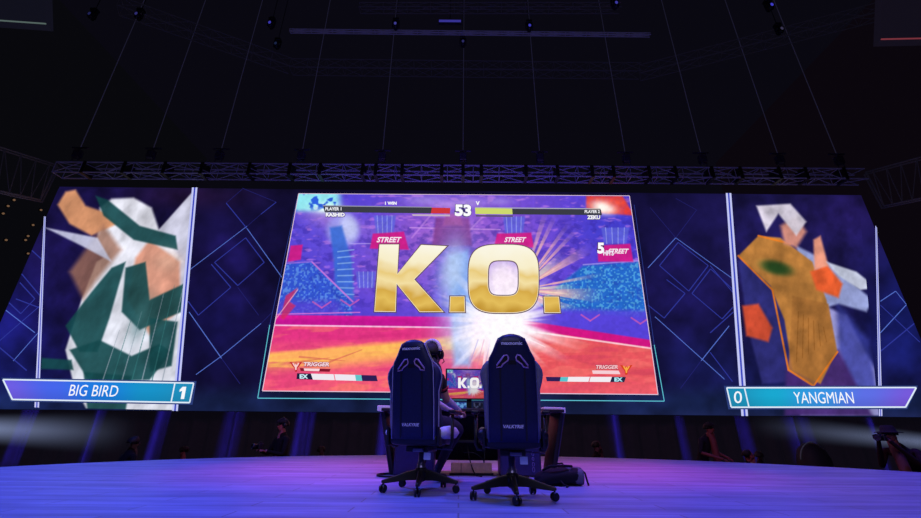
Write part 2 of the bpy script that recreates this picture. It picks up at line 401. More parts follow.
# ---- the game picture in the middle
GQ = [(299,194.2),(629,196.4),(657.4,394.6),(263,391)]
def paint_game(X, Y, u, v):
    p = Paint(X, Y, (74, 58, 206))
    p.mix(smooth(330, 470, X)*(1-smooth(520, 640, X))*.5, (132, 84, 206))
    p.mix(smooth(200, 300, Y)*.35, (96, 70, 210))
    p.blob(330, 235, 60, 40, (104, 84, 214), .6); p.blob(450, 235, 70, 34, (176, 104, 204), .75)
    p.blob(400, 275, 50, 28, (150, 96, 206), .6); p.blob(610, 230, 36, 20, (64, 62, 200), .8)
    # machinery silhouettes against the sky
    n = fbm(X*.16, Y*.22, 4, 5)
    p.mix(smooth(.46, .7, n)*.42*smooth(214, 224, Y)*(1-smooth(300, 312, Y)), (52, 38, 150))
    p.mix(smooth(.58, .8, fbm(X*.11, Y*.3, 3, 19))*.5*(1-smooth(300, 312, Y)), (206, 132, 226))
    for x0, x1 in ((412,432),(462,486)):      # struts of the arena roof
        p.line(x0, 238, x1, 214, 1.1, (190, 132, 224), .6)
    p.line(300, 206, 640, 212, .6, (120, 110, 230), .4); p.line(350, 244, 372, 244, .6, (196, 176, 240), .6)
    p.line(410, 228, 500, 230, .8, (214, 160, 232), .6)
    # scoreboard blocks
    for cx, cy, w, h in ((385,225,11,9),(514,226,11,9),(615,236,14,8),(366,280,10,8)):
        p.poly([(cx-w,cy-h),(cx+w,cy-h),(cx+w*.8,cy+h),(cx-w*.8,cy+h)], (92, 96, 214), .85, 1)
        for k in range(4): p.line(cx-w*.7+k*w*.45, cy-h, cx-w*.6+k*w*.4, cy+h, .5, (160, 170, 236), .7)
    # plain tower where the arena centre stands
    p.poly([(436,218),(469,218),(472,246),(432,246)], (128, 50, 128), .8, 2)
    p.poly([(446,214),(460,214),(463,226),(443,226)], (176, 80, 150), .7, 2)
    # lit dome and the column under it
    p.blob(334, 222, 34, 9, (190, 140, 216), .55, .25)
    p.blob(343, 231, 17, 17, (152, 152, 232), .9, 0, 4); p.blob(349, 228, 9, 14, (206, 214, 244), .7, -.2, 2)
    p.poly([(330,228),(342,226),(346,240),(352,262),(354,300),(336,300),(334,262)], (56, 104, 206), .9, 2)
    for k in range(8): p.line(338, 252+k*6, 354, 250+k*6.4, .8, (150, 190, 236), .65)
    # top corners: pale cyan burst and red-white burst
    p.mix((1-smooth(208, 215, Y))*(1-smooth(334, 346, X))*smooth(.3, .5, fbm(X*.12, Y*.12, 3, 8)+.12), (142, 226, 236))
    p.blob(326, 209, 14, 6, (236, 250, 246), .9)
    p.mix(smooth(.5, .62, fbm(X*.13+7, Y*.16, 3, 4))*(1-smooth(206, 213, Y))*(1-smooth(338, 350, X)), (44, 92, 214))
    p.poly([(586,196),(622,196),(634,216),(596,213),(586,208)], (226, 60, 50), .95, 1.6, .25)
    p.blob(603, 208, 13, 7, (255, 244, 236), 1, .2, 1.4); p.blob(617, 203, 9, 4, (240, 90, 70), .6)
    # crowd stands
    for pts, c0, c1 in (([(280,264),(312,262),(353,302),(352,320),(270,320)], (48, 84, 204), (120, 178, 236)),
                        ([(548,294),(583,266),(640,262),(650,318),(560,312),(540,306)], (34, 104, 198), (116, 208, 232))):
        p.poly(pts, c0, .95, 2)
        q = Paint(X, Y, (0, 0, 0)); q.poly(pts, (255, 255, 255), 1, 2); msk = q.c[..., 0]/255
        dots = smooth(.55, .75, vnoise(X*.62, Y*.62, 77)); p.mix(dots*msk*.5, c1)
        p.mix(smooth(.7, .8, vnoise(X*.4, Y*.4, 7))*msk*.3, (36, 46, 160))
    p.line(312, 262, 353, 302, .9, (206, 120, 216), .9); p.line(282, 264, 312, 262, .8, (150, 110, 220), .8)
    p.line(583, 265, 640, 261, .8, (160, 150, 230), .8)
    p.mix(smooth(296, 306, Y)*(1-smooth(334, 350, X))*.7, (88, 62, 206))
    p.mix(smooth(306, 312, Y-.02*(X-560))*smooth(548, 565, X)*.85, (84, 66, 212))
    for cx, cy in ((322,306),(350,304),(590,319),(640,322)):
        p.line(cx-9, cy-4, cx, cy+2, .9, (206, 92, 176), .8); p.line(cx, cy+2, cx+9, cy-4, .9, (206, 92, 176), .8)
    # magenta banners
    for pts in ([(373,234),(404,232),(409,250),(370,249)], [(497,234),(531,233),(534,248),(494,247)], [(291,246),(303,245),(301,260),(288,262)], [(597,246),(630,244),(633,262),(598,262)]):
        p.poly(pts, (204, 30, 132), .95, 1)
    # arena floor
    yl = 315 + (X-270)*.012                                   # top of the magenta barrier, left
    lft = 1-smooth(505, 530, X)
    p.mix(smooth(-1, 1, Y-yl)*lft, (214, 24, 146)); p.mix(smooth(317, 322, Y)*lft*.5, (168, 20, 140))
    yr = 320 + (X-520)*.155
    rgt = smooth(500, 520, X)
    p.mix(smooth(-1, 1, Y-yr)*rgt, (206, 22, 128))
    fl = smooth(-.6, .6, Y-(325.5+(X-275)*.014))*lft
    warm = fbm(X*.02, (Y-(X-270)*-.05)*.12, 4, 23)
    base = Paint(X, Y, (222, 52, 128))
    base.mix(smooth(336, 352, Y+(X-300)*.02), (236, 86, 120))
    base.mix(smooth(-13, -7, Y-(363-(X-270)*.085))*(1-smooth(-2, 14, Y-(366-(X-270)*.10)))*smooth(.1, .36, warm+.15), (250, 184, 92))
    base.mix(smooth(366, 380, Y)*.9, (238, 88, 118))
    base.mix(smooth(.56, .68, warm)*.4, (206, 40, 118)); base.mix((1-smooth(.3, .4, warm))*.35, (250, 150, 100))
    p.mix(fl, base.c)
    fr = smooth(-.6, .6, Y-(328+(X-515)*.148))*rgt
    base = Paint(X, Y, (226, 84, 92))
    w2 = fbm(X*.03, Y*.14, 4, 40)
    base.mix(smooth(.52, .66, w2)*.5, (204, 62, 92)); base.mix((1-smooth(.34, .44, w2))*.5, (240, 116, 108)); base.mix(smooth(370, 394, Y)*.4, (240, 96, 118))
    p.mix(fr, base.c)
    p.line(275, 325.4, 470, 328, .9, (246, 196, 226), .95); p.line(512, 329, 650, 348.4, 1.0, (250, 206, 214), .95)
    p.line(270, 314.6, 360, 312.6, .7, (230, 120, 210), .8)
    for a, b, c2, d in ((290,363,330,358),(300,357,345,361),(330,362,362,350)): p.line(a, b, c2, d, 1.2, (206, 90, 84), .6, .4)
    # cracked shards at the left edge
    p.poly([(281,318),(286,296),(298,288),(290,302),(296,306),(284,320)], (206, 44, 96), .8, 1)
    p.line(274, 322, 298, 290, .6, (244, 170, 190), .8)
    # bright impact and its rays
    p.blob(455, 290, 20, 60, (126, 156, 232), .7); p.poly([(449,256),(468,250),(478,300),(470,366),(454,366),(450,300)], (128, 172, 236), .85, 4)
    p.blob(452, 270, 12, 26, (188, 206, 238), .75, .2, 1.5)
    ang = np.arctan2(Y-322, X-500); rad = np.hypot((X-500)*.92, (Y-322)*.95)
    ray_ = vnoise(ang*9+40, ang*0+3, 91)*.6 + vnoise(ang*21+90, ang*0+5, 93)*.4
    p.mix((1-smooth(14, 30+70*ray_**1.6, rad))*.97, (252, 246, 255))
    a2 = np.arctan2(Y-290, X-520); r2 = np.hypot(X-520, Y-290); rr = vnoise(a2*16+60, a2*0, 31)
    p.mix((1-smooth(28, 88, r2))*smooth(.45, .75, rr)*smooth(525, 540, X)*(1-smooth(296, 312, Y))*.85, (250, 188, 176))
    p.mix((1-smooth(20, 60, r2))*smooth(.6, .85, vnoise(a2*24+10, a2*0, 61))*smooth(525, 545, X)*(1-smooth(300, 320, Y))*.8, (255, 240, 190))
    p.blob(503, 280, 24, 26, (255, 240, 250), .95, 0, 1.5); p.blob(478, 336, 30, 22, (250, 240, 255), .85)
    for a in range(7): p.line(478+a*6, 340, 462+a*9+5, 372-a*2, .8, (214, 120, 168) if a % 2 else (160, 150, 220), .6, .2)
    p.line(500, 326, 545, 347, 1.8, (255, 236, 240), .9, .3); p.line(488, 340, 482, 372, 3, (250, 220, 236), .8, .4)
    p.blob(448, 205, 16, 4, (196, 150, 226), .6); p.blob(470, 203, 14, 5, (190, 170, 232), .5); p.blob(425, 201, 20, 5, (170, 150, 226), .6); p.blob(500, 202, 14, 4, (168, 150, 226), .5)
    p.blob(506, 326, 30, 26, (255, 250, 255), .97, -.5, 1.3)
    n = fbm(X*.3, Y*.3, 3, 71); p.c *= (.95+.14*n)[..., None]
    return p.c
game = picture('game_picture', GQ, 760, 400, paint_game, wall, .03)
strokes('picture_border', [(GQ[i], GQ[(i+1) % 4]) for i in range(4)], glow('border_pink', (226, 200, 224)), .8, .045, game)
strokes('cyan_frame_line', [((270,325),(258,398.2)), ((258,398.2),(664,401.2)), ((664,401.2),(654,345))], glow('line_cyan', (96, 196, 216)), .8, .02)
strokes('faint_frame_line', [((297,200),(270,325)), ((654,345),(634,205))], glow('line_blue_dim', (44, 60, 140)), .6, .02)

# gold K.O. lettering
def gold():
    m = bpy.data.materials.new('gold_lettering'); m.use_nodes = True; nt = m.node_tree; nt.nodes.clear()
    e = nt.nodes.new('ShaderNodeEmission'); o = nt.nodes.new('ShaderNodeOutputMaterial'); tc = nt.nodes.new('ShaderNodeTexCoord')
    sp = nt.nodes.new('ShaderNodeSeparateXYZ'); nz = nt.nodes.new('ShaderNodeTexNoise'); nz.inputs['Scale'].default_value = .9
    mr = nt.nodes.new('ShaderNodeMapRange'); ma = nt.nodes.new('ShaderNodeMath'); ma.operation = 'MULTIPLY_ADD'
    nt.links.new(tc.outputs['Object'], sp.inputs[0]); nt.links.new(tc.outputs['Object'], nz.inputs['Vector'])
    z0 = W(460,313).z; z1 = W(460,245).z
    mr.inputs['From Min'].default_value = z0; mr.inputs['From Max'].default_value = z1
    nt.links.new(sp.outputs['Z'], mr.inputs['Value'])
    nt.links.new(nz.outputs['Fac'], ma.inputs[0]); ma.inputs[1].default_value = .5
    mb_ = nt.nodes.new('ShaderNodeMath'); mb_.operation = 'SUBTRACT'; mb_.inputs[1].default_value = .25
    nt.links.new(mr.outputs[0], mb_.inputs[0]); nt.links.new(mb_.outputs[0], ma.inputs[2])
    r = nt.nodes.new('ShaderNodeValToRGB'); cr = r.color_ramp
    stops = [(0, (190,142,44)), (.14, (228,190,92)), (.28, (214,170,72)), (.42, (244,224,164)), (.55, (234,204,126)), (.7, (248,238,202)), (1, (251,247,230))]
    while len(cr.elements) < len(stops): cr.elements.new(.5)
    for el, (p_, c_) in zip(cr.elements, stops): el.position = p_; el.color = (*lin(c_), 1)
    nt.links.new(ma.outputs[0], r.inputs['Fac']); nt.links.new(r.outputs['Color'], e.inputs['Color']); nt.links.new(e.outputs[0], o.inputs[0])
    m.cycles.emission_sampling = 'NONE'; return m
GOLD = gold(); rim = glow('lettering_rim', (96, 72, 96)); rimw = glow('lettering_rim_pale', (250, 238, 206))
def grow(pts, d):
    out = []; n = len(pts)
    ar = sum(pts[i][0]*pts[(i+1) % n][1]-pts[(i+1) % n][0]*pts[i][1] for i in range(n)); sg = 1 if ar > 0 else -1
    for i in range(n):
        a = Vector(pts[i-1]); b = Vector(pts[i]); c = Vector(pts[(i+1) % n])
        t1 = (b-a).normalized(); t2 = (c-b).normalized(); n1 = Vector((t1.y, -t1.x))*sg; n2 = Vector((t2.y, -t2.x))*sg
        m_ = (n1+n2); m_ = m_/max(.35, m_.length_squared/2) if m_.length > .01 else n1
        out.append(tuple(b + m_*d))
    return out
def letter(pts, hole=None):
    for k, (d, mt, off) in enumerate(((0, GOLD, .07), (.5, rimw, .062), (1.5, rim, .055))):
        a = grow(pts, d) if d else pts
        mb = MB()
        if hole:
            h = grow(hole, -d) if d else hole; n = len(a)
            mb.add([W(*q, off) for q in a] + [W(*q, off) for q in h], [(i, (i+1) % n, n+(i+1) % n, n+i) for i in range(n)])
        else: mb.poly([W(*q, off) for q in a])
        mb.obj(['gold_letter', 'letter_highlight', 'letter_outline'][k], mt, game)
letter([(380.2,245.6),(398.6,245.6),(397.2,275.5),(421.5,246),(446,247.2),(413.8,280),(442.6,312),(420,312),(396.6,283.5),(395.4,311.8),(375.2,311.6)])
letter([(450.6,297.4),(464,297.4),(464.6,312.2),(450,312.2)])
letter([(543.8,297.6),(558,297.6),(559.6,312.8),(544.6,312.8)])
def sup(cx, cy, rx, ry, e, sk=0, n=56):
    r = []
    for k in range(n):
        t = 2*pi*k/n; c_, s_ = cos(t), sin(t)
        y = abs(s_)**e*(1 if s_ > 0 else -1)*ry
        r.append((cx + abs(c_)**e*(1 if c_ > 0 else -1)*rx + sk*y, cy + y))
    return r
letter(sup(503.4, 279.4, 34.4, 33.6, .58), sup(503.2, 278.6, 15.8, 18.2, .52))

# gauges and small writing over the picture
def quadm(name, q, rgb, off=.05): return MB().poly([W(*a, off) for a in q]).obj(name, glow('g_%d_%d_%d' % rgb, rgb), game)
def gtext(name, body, x0, y0, x1, y1, rgb=(250,250,255), bold=.03, shear=0, off=.09, dy=0, edge=None):
    q = [(x0,y0),(x1,y0+dy),(x1,y1+dy),(x0,y1)]
    text_quad(name, body, q, lambda x, y: W(x, y, off), glow('g_%d_%d_%d' % rgb, rgb), game, bold, shear)
    if edge:
        q = [(x0-.5,y0-.5),(x1+.5,y0+dy-.5),(x1+.5,y1+dy+.5),(x0-.5,y1+.5)]
        text_quad(name+'_edge', body, q, lambda x, y: W(x, y, off-.015), glow('g_%d_%d_%d' % edge, edge), game, bold+.07, shear)
quadm('health_bar', [(323.6,206.6),(432,208.2),(431,214),(325,212.8)], (58,60,70)); quadm('health_bar_edge', [(323,206),(432,207.6),(432,208.4),(323.4,207)], (150,150,170), .06)
quadm('health_bar_loss', [(432,208.2),(450.4,208.6),(450,214.2),(431,214)], (206,54,60)); quadm('stun_bar', [(412,214.8),(450,215.2),(450,217),(413,216.6)], (196,176,196))
quadm('health_bar', [(512,209.4),(600.4,210),(601.6,215.8),(512.4,215)], (58,60,70)); quadm('health_bar_left_over', [(475,208.6),(512,209.2),(512.4,215),(475.4,214.6)], (206,218,110))
quadm('health_bar_edge', [(475,208),(600,209.2),(600,210),(475,208.8)], (176,180,176), .06); quadm('stun_bar', [(475.6,215.6),(513,216),(512.6,217.6),(476,217.2)], (92,80,110))
gtext('player_lettering', 'PLAYER 1', 326, 208.4, 342, 211.6); gtext('player_lettering', 'PLAYER 2', 584, 211.2, 599, 214.2)
gtext('fighter_name', 'RASHID', 326.4, 213.8, 345.4, 217.8, (250,250,255), .05, 0, .09, 0, (60,40,110)); gtext('fighter_name', 'ZEKU', 586.4, 216.4, 599.4, 220.4, (250,250,255), .05, 0, .09, 0, (50,40,110))
gtext('win_lettering', '1 WIN', 385.4, 202.8, 397, 206, (250,250,255), .05); gtext('vee_lettering', 'V', 475.6, 202.4, 479.6, 206.4, (250,250,255), .05)
gtext('timer_number', '53', 454.8, 205.4, 471.2, 217.2, (252,252,255), .05, 0, .09, .3, (60,50,110))
gtext('combo_number', '5', 596.6, 243.6, 603.4, 254.6, (252,252,255), .05, 0, .09, 0, (60,40,90)); gtext('combo_lettering', 'HITS', 602.4, 251.4, 613, 256.4, (240,236,250), .04, 0, .095, .2)
for x0, y0, x1, y1 in ((377,238,402,243.4),(504,238.2,526,243.2),(607,249.6,628,254.6)): gtext('sign_lettering', 'STREET', x0, y0, x1, y1, (250,236,246), .03, .35)
# lower gauges
quadm('super_gauge', [(297.6,373.4),(311.4,373.8),(313.4,379.8),(297,379.2)], (26,30,60)); quadm('super_gauge_fill', [(311.4,373.8),(334,374.4),(335.2,380.4),(313.4,379.8)], (240,232,240), .05)
quadm('super_gauge_fill', [(334.8,374.4),(355.4,375),(356.4,381),(336,380.4)], (238,232,242)); quadm('super_gauge_tip', [(355.4,375),(361.6,375.2),(362.6,381.2),(356.4,381)], (96,196,200)); quadm('super_gauge_empty', [(361.6,375.2),(376.6,375.6),(378,381.4),(362.6,381.2)], (46,30,84))
gtext('gauge_lettering', 'EX', 300.6, 374.6, 309, 379, (206,240,250), .05)
quadm('super_gauge_empty', [(545.4,377),(560.4,377.2),(559.4,381.6),(546.6,381.4)], (46,30,84)); quadm('super_gauge_tip', [(560.4,377.2),(568,377.2),(567,381.8),(559.4,381.6)], (90,196,206))
quadm('super_gauge_fill', [(568,377),(589.4,377),(588,382),(567,381.8)], (244,236,242)); quadm('super_gauge_fill', [(590.2,377),(611.4,377),(609.6,382.2),(588.8,382)], (244,236,242)); quadm('super_gauge', [(611.4,377),(625.4,377.2),(623.6,382.4),(609.6,382.2)], (30,40,70))
gtext('gauge_lettering', 'EX', 613.4, 377.8, 621.6, 381.8, (180,240,250), .05)
gtext('trigger_lettering', 'TRIGGER', 304.6, 362.4, 330, 366.6, (246,216,224), .04, .2, .09, .3, (150,30,60)); gtext('trigger_lettering', 'TRIGGER', 595, 365.4, 617, 369.4, (250,196,200), .04, .2, .09, 0, (150,40,70))
quadm('trigger_gauge', [(300.4,368.2),(331,369.2),(330,372),(301.2,371.2)], (128,20,44)); quadm('trigger_gauge_fill', [(304.4,368.6),(320.4,369),(319.6,371.4),(305,371)], (252,214,220), .06)
quadm('trigger_gauge', [(591.6,370.6),(618,370.8),(620,374.4),(592.4,374)], (246,206,214))
for cx, cy, rgb, hi in ((296.6,366.6,(196,40,52),(252,206,206)), (625.6,369.6,(214,64,30),(250,170,70))):
    pts = [(-6,-4.6),(-3.4,-4),(-1.6,-1.2),(0,-4.2),(1.6,-1.2),(3.4,-4),(6,-4.6),(3.4,-.4),(1.6,1.6),(1,5.4),(-1,5.4),(-1.6,1.6),(-3.4,-.4)]
    quadm('trigger_emblem', [(cx+a*1.05, cy+b) for a, b in pts], rgb, .06); quadm('emblem_highlight', [(cx+a*.6, cy+b*.7-.2) for a, b in pts], hi, .07)

# ================================================================== STAGE, FLOOR, ARENA
def stage_mat():
    m = bpy.data.materials.new('stage_planks'); m.use_nodes = True; nt = m.node_tree; b = nt.nodes['Principled BSDF']
    tc = nt.nodes.new('ShaderNodeTexCoord'); mp = nt.nodes.new('ShaderNodeMapping'); mp.inputs['Scale'].default_value = (.45, 3.2, 1); mp.inputs['Rotation'].default_value = (0, 0, radians(4))
    nz = nt.nodes.new('ShaderNodeTexNoise'); nz.inputs['Scale'].default_value = 1.6; nz.inputs['Detail'].default_value = 6; nz.inputs['Roughness'].default_value = .6
    br = nt.nodes.new('ShaderNodeTexBrick'); br.inputs['Scale'].default_value = 1; br.inputs['Brick Width'].default_value = 1.4; br.inputs['Row Height'].default_value = .19
    br.inputs['Mortar Size'].default_value = .006; br.inputs['Color1'].default_value = (.28,.30,.50,1); br.inputs['Color2'].default_value = (.23,.25,.42,1); br.inputs['Mortar'].default_value = (.17,.17,.23,1)
    mx = nt.nodes.new('ShaderNodeMix'); mx.data_type = 'RGBA'; mx.blend_type = 'MULTIPLY'; mx.inputs[0].default_value = .75
    cr = nt.nodes.new('ShaderNodeValToRGB'); cr.color_ramp.elements[0].position = .3; cr.color_ramp.elements[0].color = (.5,.5,.5,1); cr.color_ramp.elements[1].position = .68; cr.color_ramp.elements[1].color = (1.25,1.25,1.25,1)
    nt.links.new(tc.outputs['Object'], mp.inputs[0]); nt.links.new(mp.outputs[0], nz.inputs['Vector']); nt.links.new(tc.outputs['Object'], br.inputs['Vector'])
    nt.links.new(nz.outputs['Fac'], cr.inputs['Fac']); nt.links.new(br.outputs['Color'], mx.inputs[6]); nt.links.new(cr.outputs['Color'], mx.inputs[7]); nt.links.new(mx.outputs[2], b.inputs['Base Color'])
    b.inputs['Roughness'].default_value = .5; b.inputs['Specular IOR Level'].default_value = .25
    return m
edge = []
for k in range(61):
    a = pi*(1 - k/60); edge.append(Vector((.3 + 6.6*cos(a), 4.0 + 5.45*sin(a), 0)))
pts = [Vector((-6.3,-3,0))] + edge + [Vector((6.9,-3,0))]
MB().prism([p + Vector((0,0,-.12)) for p in pts], (0,0,.12)).obj('floor', stage_mat()).update_tag()
tag(bpy.data.objects['floor'], kind='structure')
skirt = MB().prism([Vector(((p.x-.3)*.985+.3, (p.y-4)*.985+4, -1.15)) for p in pts], (0,0,1.03)).obj('trim_1', mat('stage_skirt', (16,14,20)))
tag(skirt, kind='structure')
dark = mat('hall_black', (13,12,19), .95, 0, .3, .6, .1, (9,8,16))  # faint glow put into the black as the hall's haze light
darkr = mat('hall_black_warm', (14,10,15), .95, 0, .3, .6, .1, (10,6,12))  # same ambient lift in a reddish tone, glowing from the wall itself
gf = MB().box((0, 14, -1.25), (60, 44, .2)).obj('floor', mat('hall_floor', (18,17,22), .8)); tag(gf, kind='structure')
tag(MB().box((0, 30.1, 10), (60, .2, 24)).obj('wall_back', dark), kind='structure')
tag(MB().box((-22.1, 10, 10), (.2, 40, 24)).obj('wall_left', mat('hall_left', (12,12,14), .95, 0, .3, .6, .1, (8,8,12))), kind='structure')  # left wall glows a little in place of ambient light
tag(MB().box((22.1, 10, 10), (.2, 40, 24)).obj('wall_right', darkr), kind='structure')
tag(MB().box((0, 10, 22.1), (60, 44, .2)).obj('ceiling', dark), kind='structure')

# pleated black drape under and behind the wall
def curtain(x0, x1, y, z0, z1, name='drape'):
    n = 620; mb = MB(); rows = [z0, z0+.5*(z1-z0), z1]; vs = []
    for z in rows:
        for i in range(n+1):
            x = x0+(x1-x0)*i/n
            vs.append((x, y + .10*sin(x*9.5) + .05*sin(x*4.1+1.3) + .03*sin(x*23), z))
    fs = [(r*(n+1)+i, r*(n+1)+i+1, (r+1)*(n+1)+i+1, (r+1)*(n+1)+i) for r in range(len(rows)-1) for i in range(n)]
    return mb.add(vs, fs).obj(name, mat('drape_black', (44,40,52), .85, 0, .2, 3, .2, (9,7,14)), None, True)  # cloth glows faintly, ambient light put into its material
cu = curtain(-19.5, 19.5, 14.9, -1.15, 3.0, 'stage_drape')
tag(cu, 'long pleated black drape hanging below and behind the video wall', 'curtain')

# ------------------------------------------------------------------ trusses
black = mat('truss_black', (38,36,44), .5, .3, .15, 30)
def truss(name, A, B, w, h, bay, r, label, group, m=black, plates=()):
    t = empty(name, A); A = Vector(A); B = Vector(B); d = (B-A); Lh = d.length; d.normalize()
    side = Vector((d.y, -d.x, 0)).normalized() if abs(d.z) < .9 else Vector((1,0,0)); up = side.cross(d)
    if up.z < 0: up = -up
    cor = [side*(sx*w/2)+up*(sz*h/2) for sx, sz in ((-1,-1),(1,-1),(1,1),(-1,1))]
    mb = MB()
    for c in cor: mb.tube([c, c+d*Lh], r, 6)
    mb.obj('chord_tubes', m, t)
    mb = MB(); n = max(2, int(Lh/bay)); s = Lh/n
    for k in range(n):
        for a in range(4):
            c0 = cor[a]; c1 = cor[(a+1) % 4]
            if k % 2: c0, c1 = c1, c0
            mb.tube([c0+d*(k*s), c1+d*((k+1)*s)], r*.6, 5)
        for a in range(4): mb.tube([cor[a]+d*(k*s), cor[(a+1) % 4]+d*(k*s)], r*.5, 4)
    mb.obj('lattice', m, t)
    if plates:
        for q in plates: MB().box(d*q, (.12, w*1.16, h*1.16), Matrix((d, side, up)).transposed()).obj('joint_frame', mat('joint_black', (10,10,13)), t)
    tag(t, label, 'truss', group); return t
TY = 13.2
tl_, tr_ = P(62, 170.6, TY), P(864, 180.2, TY); tz = 8.55+.0
zt = P(460, 162.6, TY).z; zb = P(460, 179.4, TY).z
trA = P(60, 168.5, TY); trB = P(862, 178.5, TY)
zc = (trA.z+trB.z)/2; trA.z = zc; trB.z = zc
pl = []
for px_ in (88,128,168,205,252,292,322,364,377,403,442,463,481,525,556,590,611,646,672,708,736,774,800,838): pl.append(P(px_, 171, TY).x - trA.x)
main_truss = truss('lighting_truss', trA, trB, .42, .44, .95, .026, 'long black box truss running above the top edge of the video wall', None, mat('truss_blue_lit', (120,116,170), .5, .1, .1, 30, .5, (15,14,32)), pl)  # blue light on the black truss put into its colour and glow
fa = mat('truss_faint', (60,56,74), .6, .2, .1, 30, .5, (11,10,18))  # weak glow in the material lifts these trusses out of the dark
# side trusses that turn from the ends of the long truss towards the hall
for sgn, pa, pb, qa, qb, lab in ((-1, (57,165),(0,147),(40,200),(0,191),'box truss with dark netting left of the video wall'), (1, (866,172),(921,157),(884,206),(921,198),'box truss with dark netting right of the video wall')):
    t = empty('side_truss', P(*pa, 13.4)); o = t.location.copy()
    A, B, A2_, B2_ = P(*pa,13.4), P(*pb,11.2), P(*qa,13.4), P(*qb,11.2)
    B = A + (B-A)*1.6; B2_ = A2_ + (B2_-A2_)*1.6
    mb = MB()
    for a, b in ((A,B),(A2_,B2_),(A,A2_)):
        for k in (Vector((0,0,0)), Vector((.18*sgn,.25,.05))): mb.tube([a-o+k, b-o+k], .03, 6)
    mb.obj('truss_frame', fa, t)
    mb = MB()
    for k in range(12):
        f0, f1 = k/12, (k+1)/12
        a = A.lerp(B, f0) if k % 2 else A2_.lerp(B2_, f0); b = A2_.lerp(B2_, f1) if k % 2 else A.lerp(B, f1)
        mb.tube([a-o, b-o], .014, 5)
    mb.obj('truss_lattice', fa, t)
    tag(t, lab, 'truss')
# ceiling trusses
CT = [((120,6),(290,66),'faint slanting ceiling truss at upper left'), ((292,67),(640,71),'faint straight ceiling truss across the middle of the roof'), ((640,73),(885,10),'faint slanting ceiling truss at upper right')]
for a, b, lab in CT:
    truss('roof_truss', G(*a,16.2), G(*b,16.2), .5, .5, .8, .02, lab, None, fa)
truss('roof_truss', G(290,31,16.2), G(650,35,16.2), .12, .1, .9, .02, 'thin pale ceiling truss high above the middle of the video wall', None, mat('truss_pale', (110,104,150), .5, .2, .1, 30, .5, (26,24,42)))  # pale line kept visible by a glow in its material
truss('roof_truss', G(360,8,16.2), G(620,8,16.2), .3, .25, .9, .016, 'topmost ceiling truss at the upper border of the view', None, fa)

# hoists with their steel cables
hm = mat('hoist_black', (60,58,80), .5, .3, .1, 20); cm = mat('steel_cable', (120,116,150), .4, .6, .05, 10, .5, (25,24,40))  # cable material glows faintly so the wires show
def make_hoist():
    t = empty('chain_hoist')
    MB().box((0,0,.33), (.26,.2,.34)).obj('motor_body', hm, t, bevel=.03)
    MB().box((0,0,.62), (.62,.06,.05)).obj('cross_bar', hm, t, bevel=.01)
    MB().tube([(0,0,.5),(0,0,.62)], .03, 8).obj('hook', hm, t)
    MB().tube([(-.12,0,0),(-.12,0,.2)], .02, 6).obj('chain_end', hm, t)
    MB().tube([(.12,0,-.1),(.12,0,.2)], .02, 6).obj('chain_end', hm, t)
    MB().tube([(0,0,.62),(0,0,22-zc-.42)], .015, 5).obj('steel_cable', cm, t)
    return t
h0 = make_hoist()
hp = [(76,'first hoist from the left, over the left end of the long truss'),(150,'second hoist from the left on the long truss'),(219,'third hoist from the left, over the left artwork'),(301,'fourth hoist from the left, above the left edge of the game picture'),
      (382,'fifth hoist from the left, above the left half of the game picture'),(463,'sixth hoist, above the round timer at the middle of the truss'),(540,'seventh hoist, above the right half of the game picture'),
      (626,'eighth hoist, above the right edge of the game picture'),(702,'ninth hoist, above the dark strip right of the game picture'),(779,'tenth hoist, above the right artwork'),(838,'rightmost hoist, over the right end of the long truss')]
for i, (x, lab) in enumerate(hp):
    o = h0 if i == 0 else copy_tree(h0)
    o.location = (P(x, 158, TY).x, TY, zc+.40); tag(o, 'black chain hoist, ' + lab, 'hoist', 'chain hoists on the long truss')

# moving heads with blue lenses hung from the roof
def make_head():
    t = empty('moving_head_light'); b = mat('fixture_black', (30,30,36), .5)
    MB().box((0,0,-.06), (.34,.3,.12)).obj('base_box', b, t, bevel=.02)
    for s in (-1,1): MB().box((s*.19,0,-.28), (.04,.14,.36)).obj('yoke_arm', b, t, bevel=.01)
    MB().lathe([(.08,-.2),(.14,-.14),(.15,.08),(.13,.18)], (0,-.02,-.4), 16, 'Y').obj('lamp_head', b, t, True)
    MB().lathe([(.001,0),(.075,.005),(.08,.02)], (0,-.195,-.4), 16, 'Y').obj('lens', None, t)
    MB().tube([(0,0,0),(0,0,5.8)], .02, 6).obj('hanging_rod', b, t)
    return t
mh = make_head()
def lens(o, rgb):
    for ch in [x for x in C.objects if x.parent == o and x.name.startswith('lens')]:
        ch.data = ch.data.copy(); ch.data.materials.clear(); ch.data.materials.append(glow('lens_%d_%d_%d' % rgb, rgb))
hl = [(88,12,(30,32,80),'dim blue'),(135,12,(46,44,110),'blue'),(269,21,(58,54,170),'bright blue'),(275,42,(24,34,66),'dim teal-blue'),(395,22,(60,58,140),'pale blue'),(530,24,(58,56,176),'bright blue'),(617,1,(60,58,160),'blue'),(773,3,(64,62,200),'bright violet-blue'),(783,27,(56,52,80),'grey-violet'),(463,40,(40,40,92),'dim blue')]
where = ['nearest to the left hanging screen','second from the left at the top','above its teal-blue neighbour','just under the bright blue one on the left','left of the straight roof truss middle','right of the straight roof truss middle','touching the upper border right of centre','at the upper border near the right hanging screen','lower of the two on the right','beside the centre cable']
for i, (x, y, c, nm) in enumerate(hl):
    o = mh if i == 0 else copy_tree(mh)
    o.scale = (.7,.7,1); o.location = G(x, y, 15.8) + Vector((0,.2,.4)); lens(o, c); tag(o, 'small roof spotlight with %s lens, %s' % (nm, where[i]), 'stage light', 'moving heads hanging from the roof')
bar = empty('light_bar', G(450, 22.5, 16)); MB().box((0,0,0),(.95,.12,.14)).obj('housing', mat('fixture_black',(30,30,36)), bar)
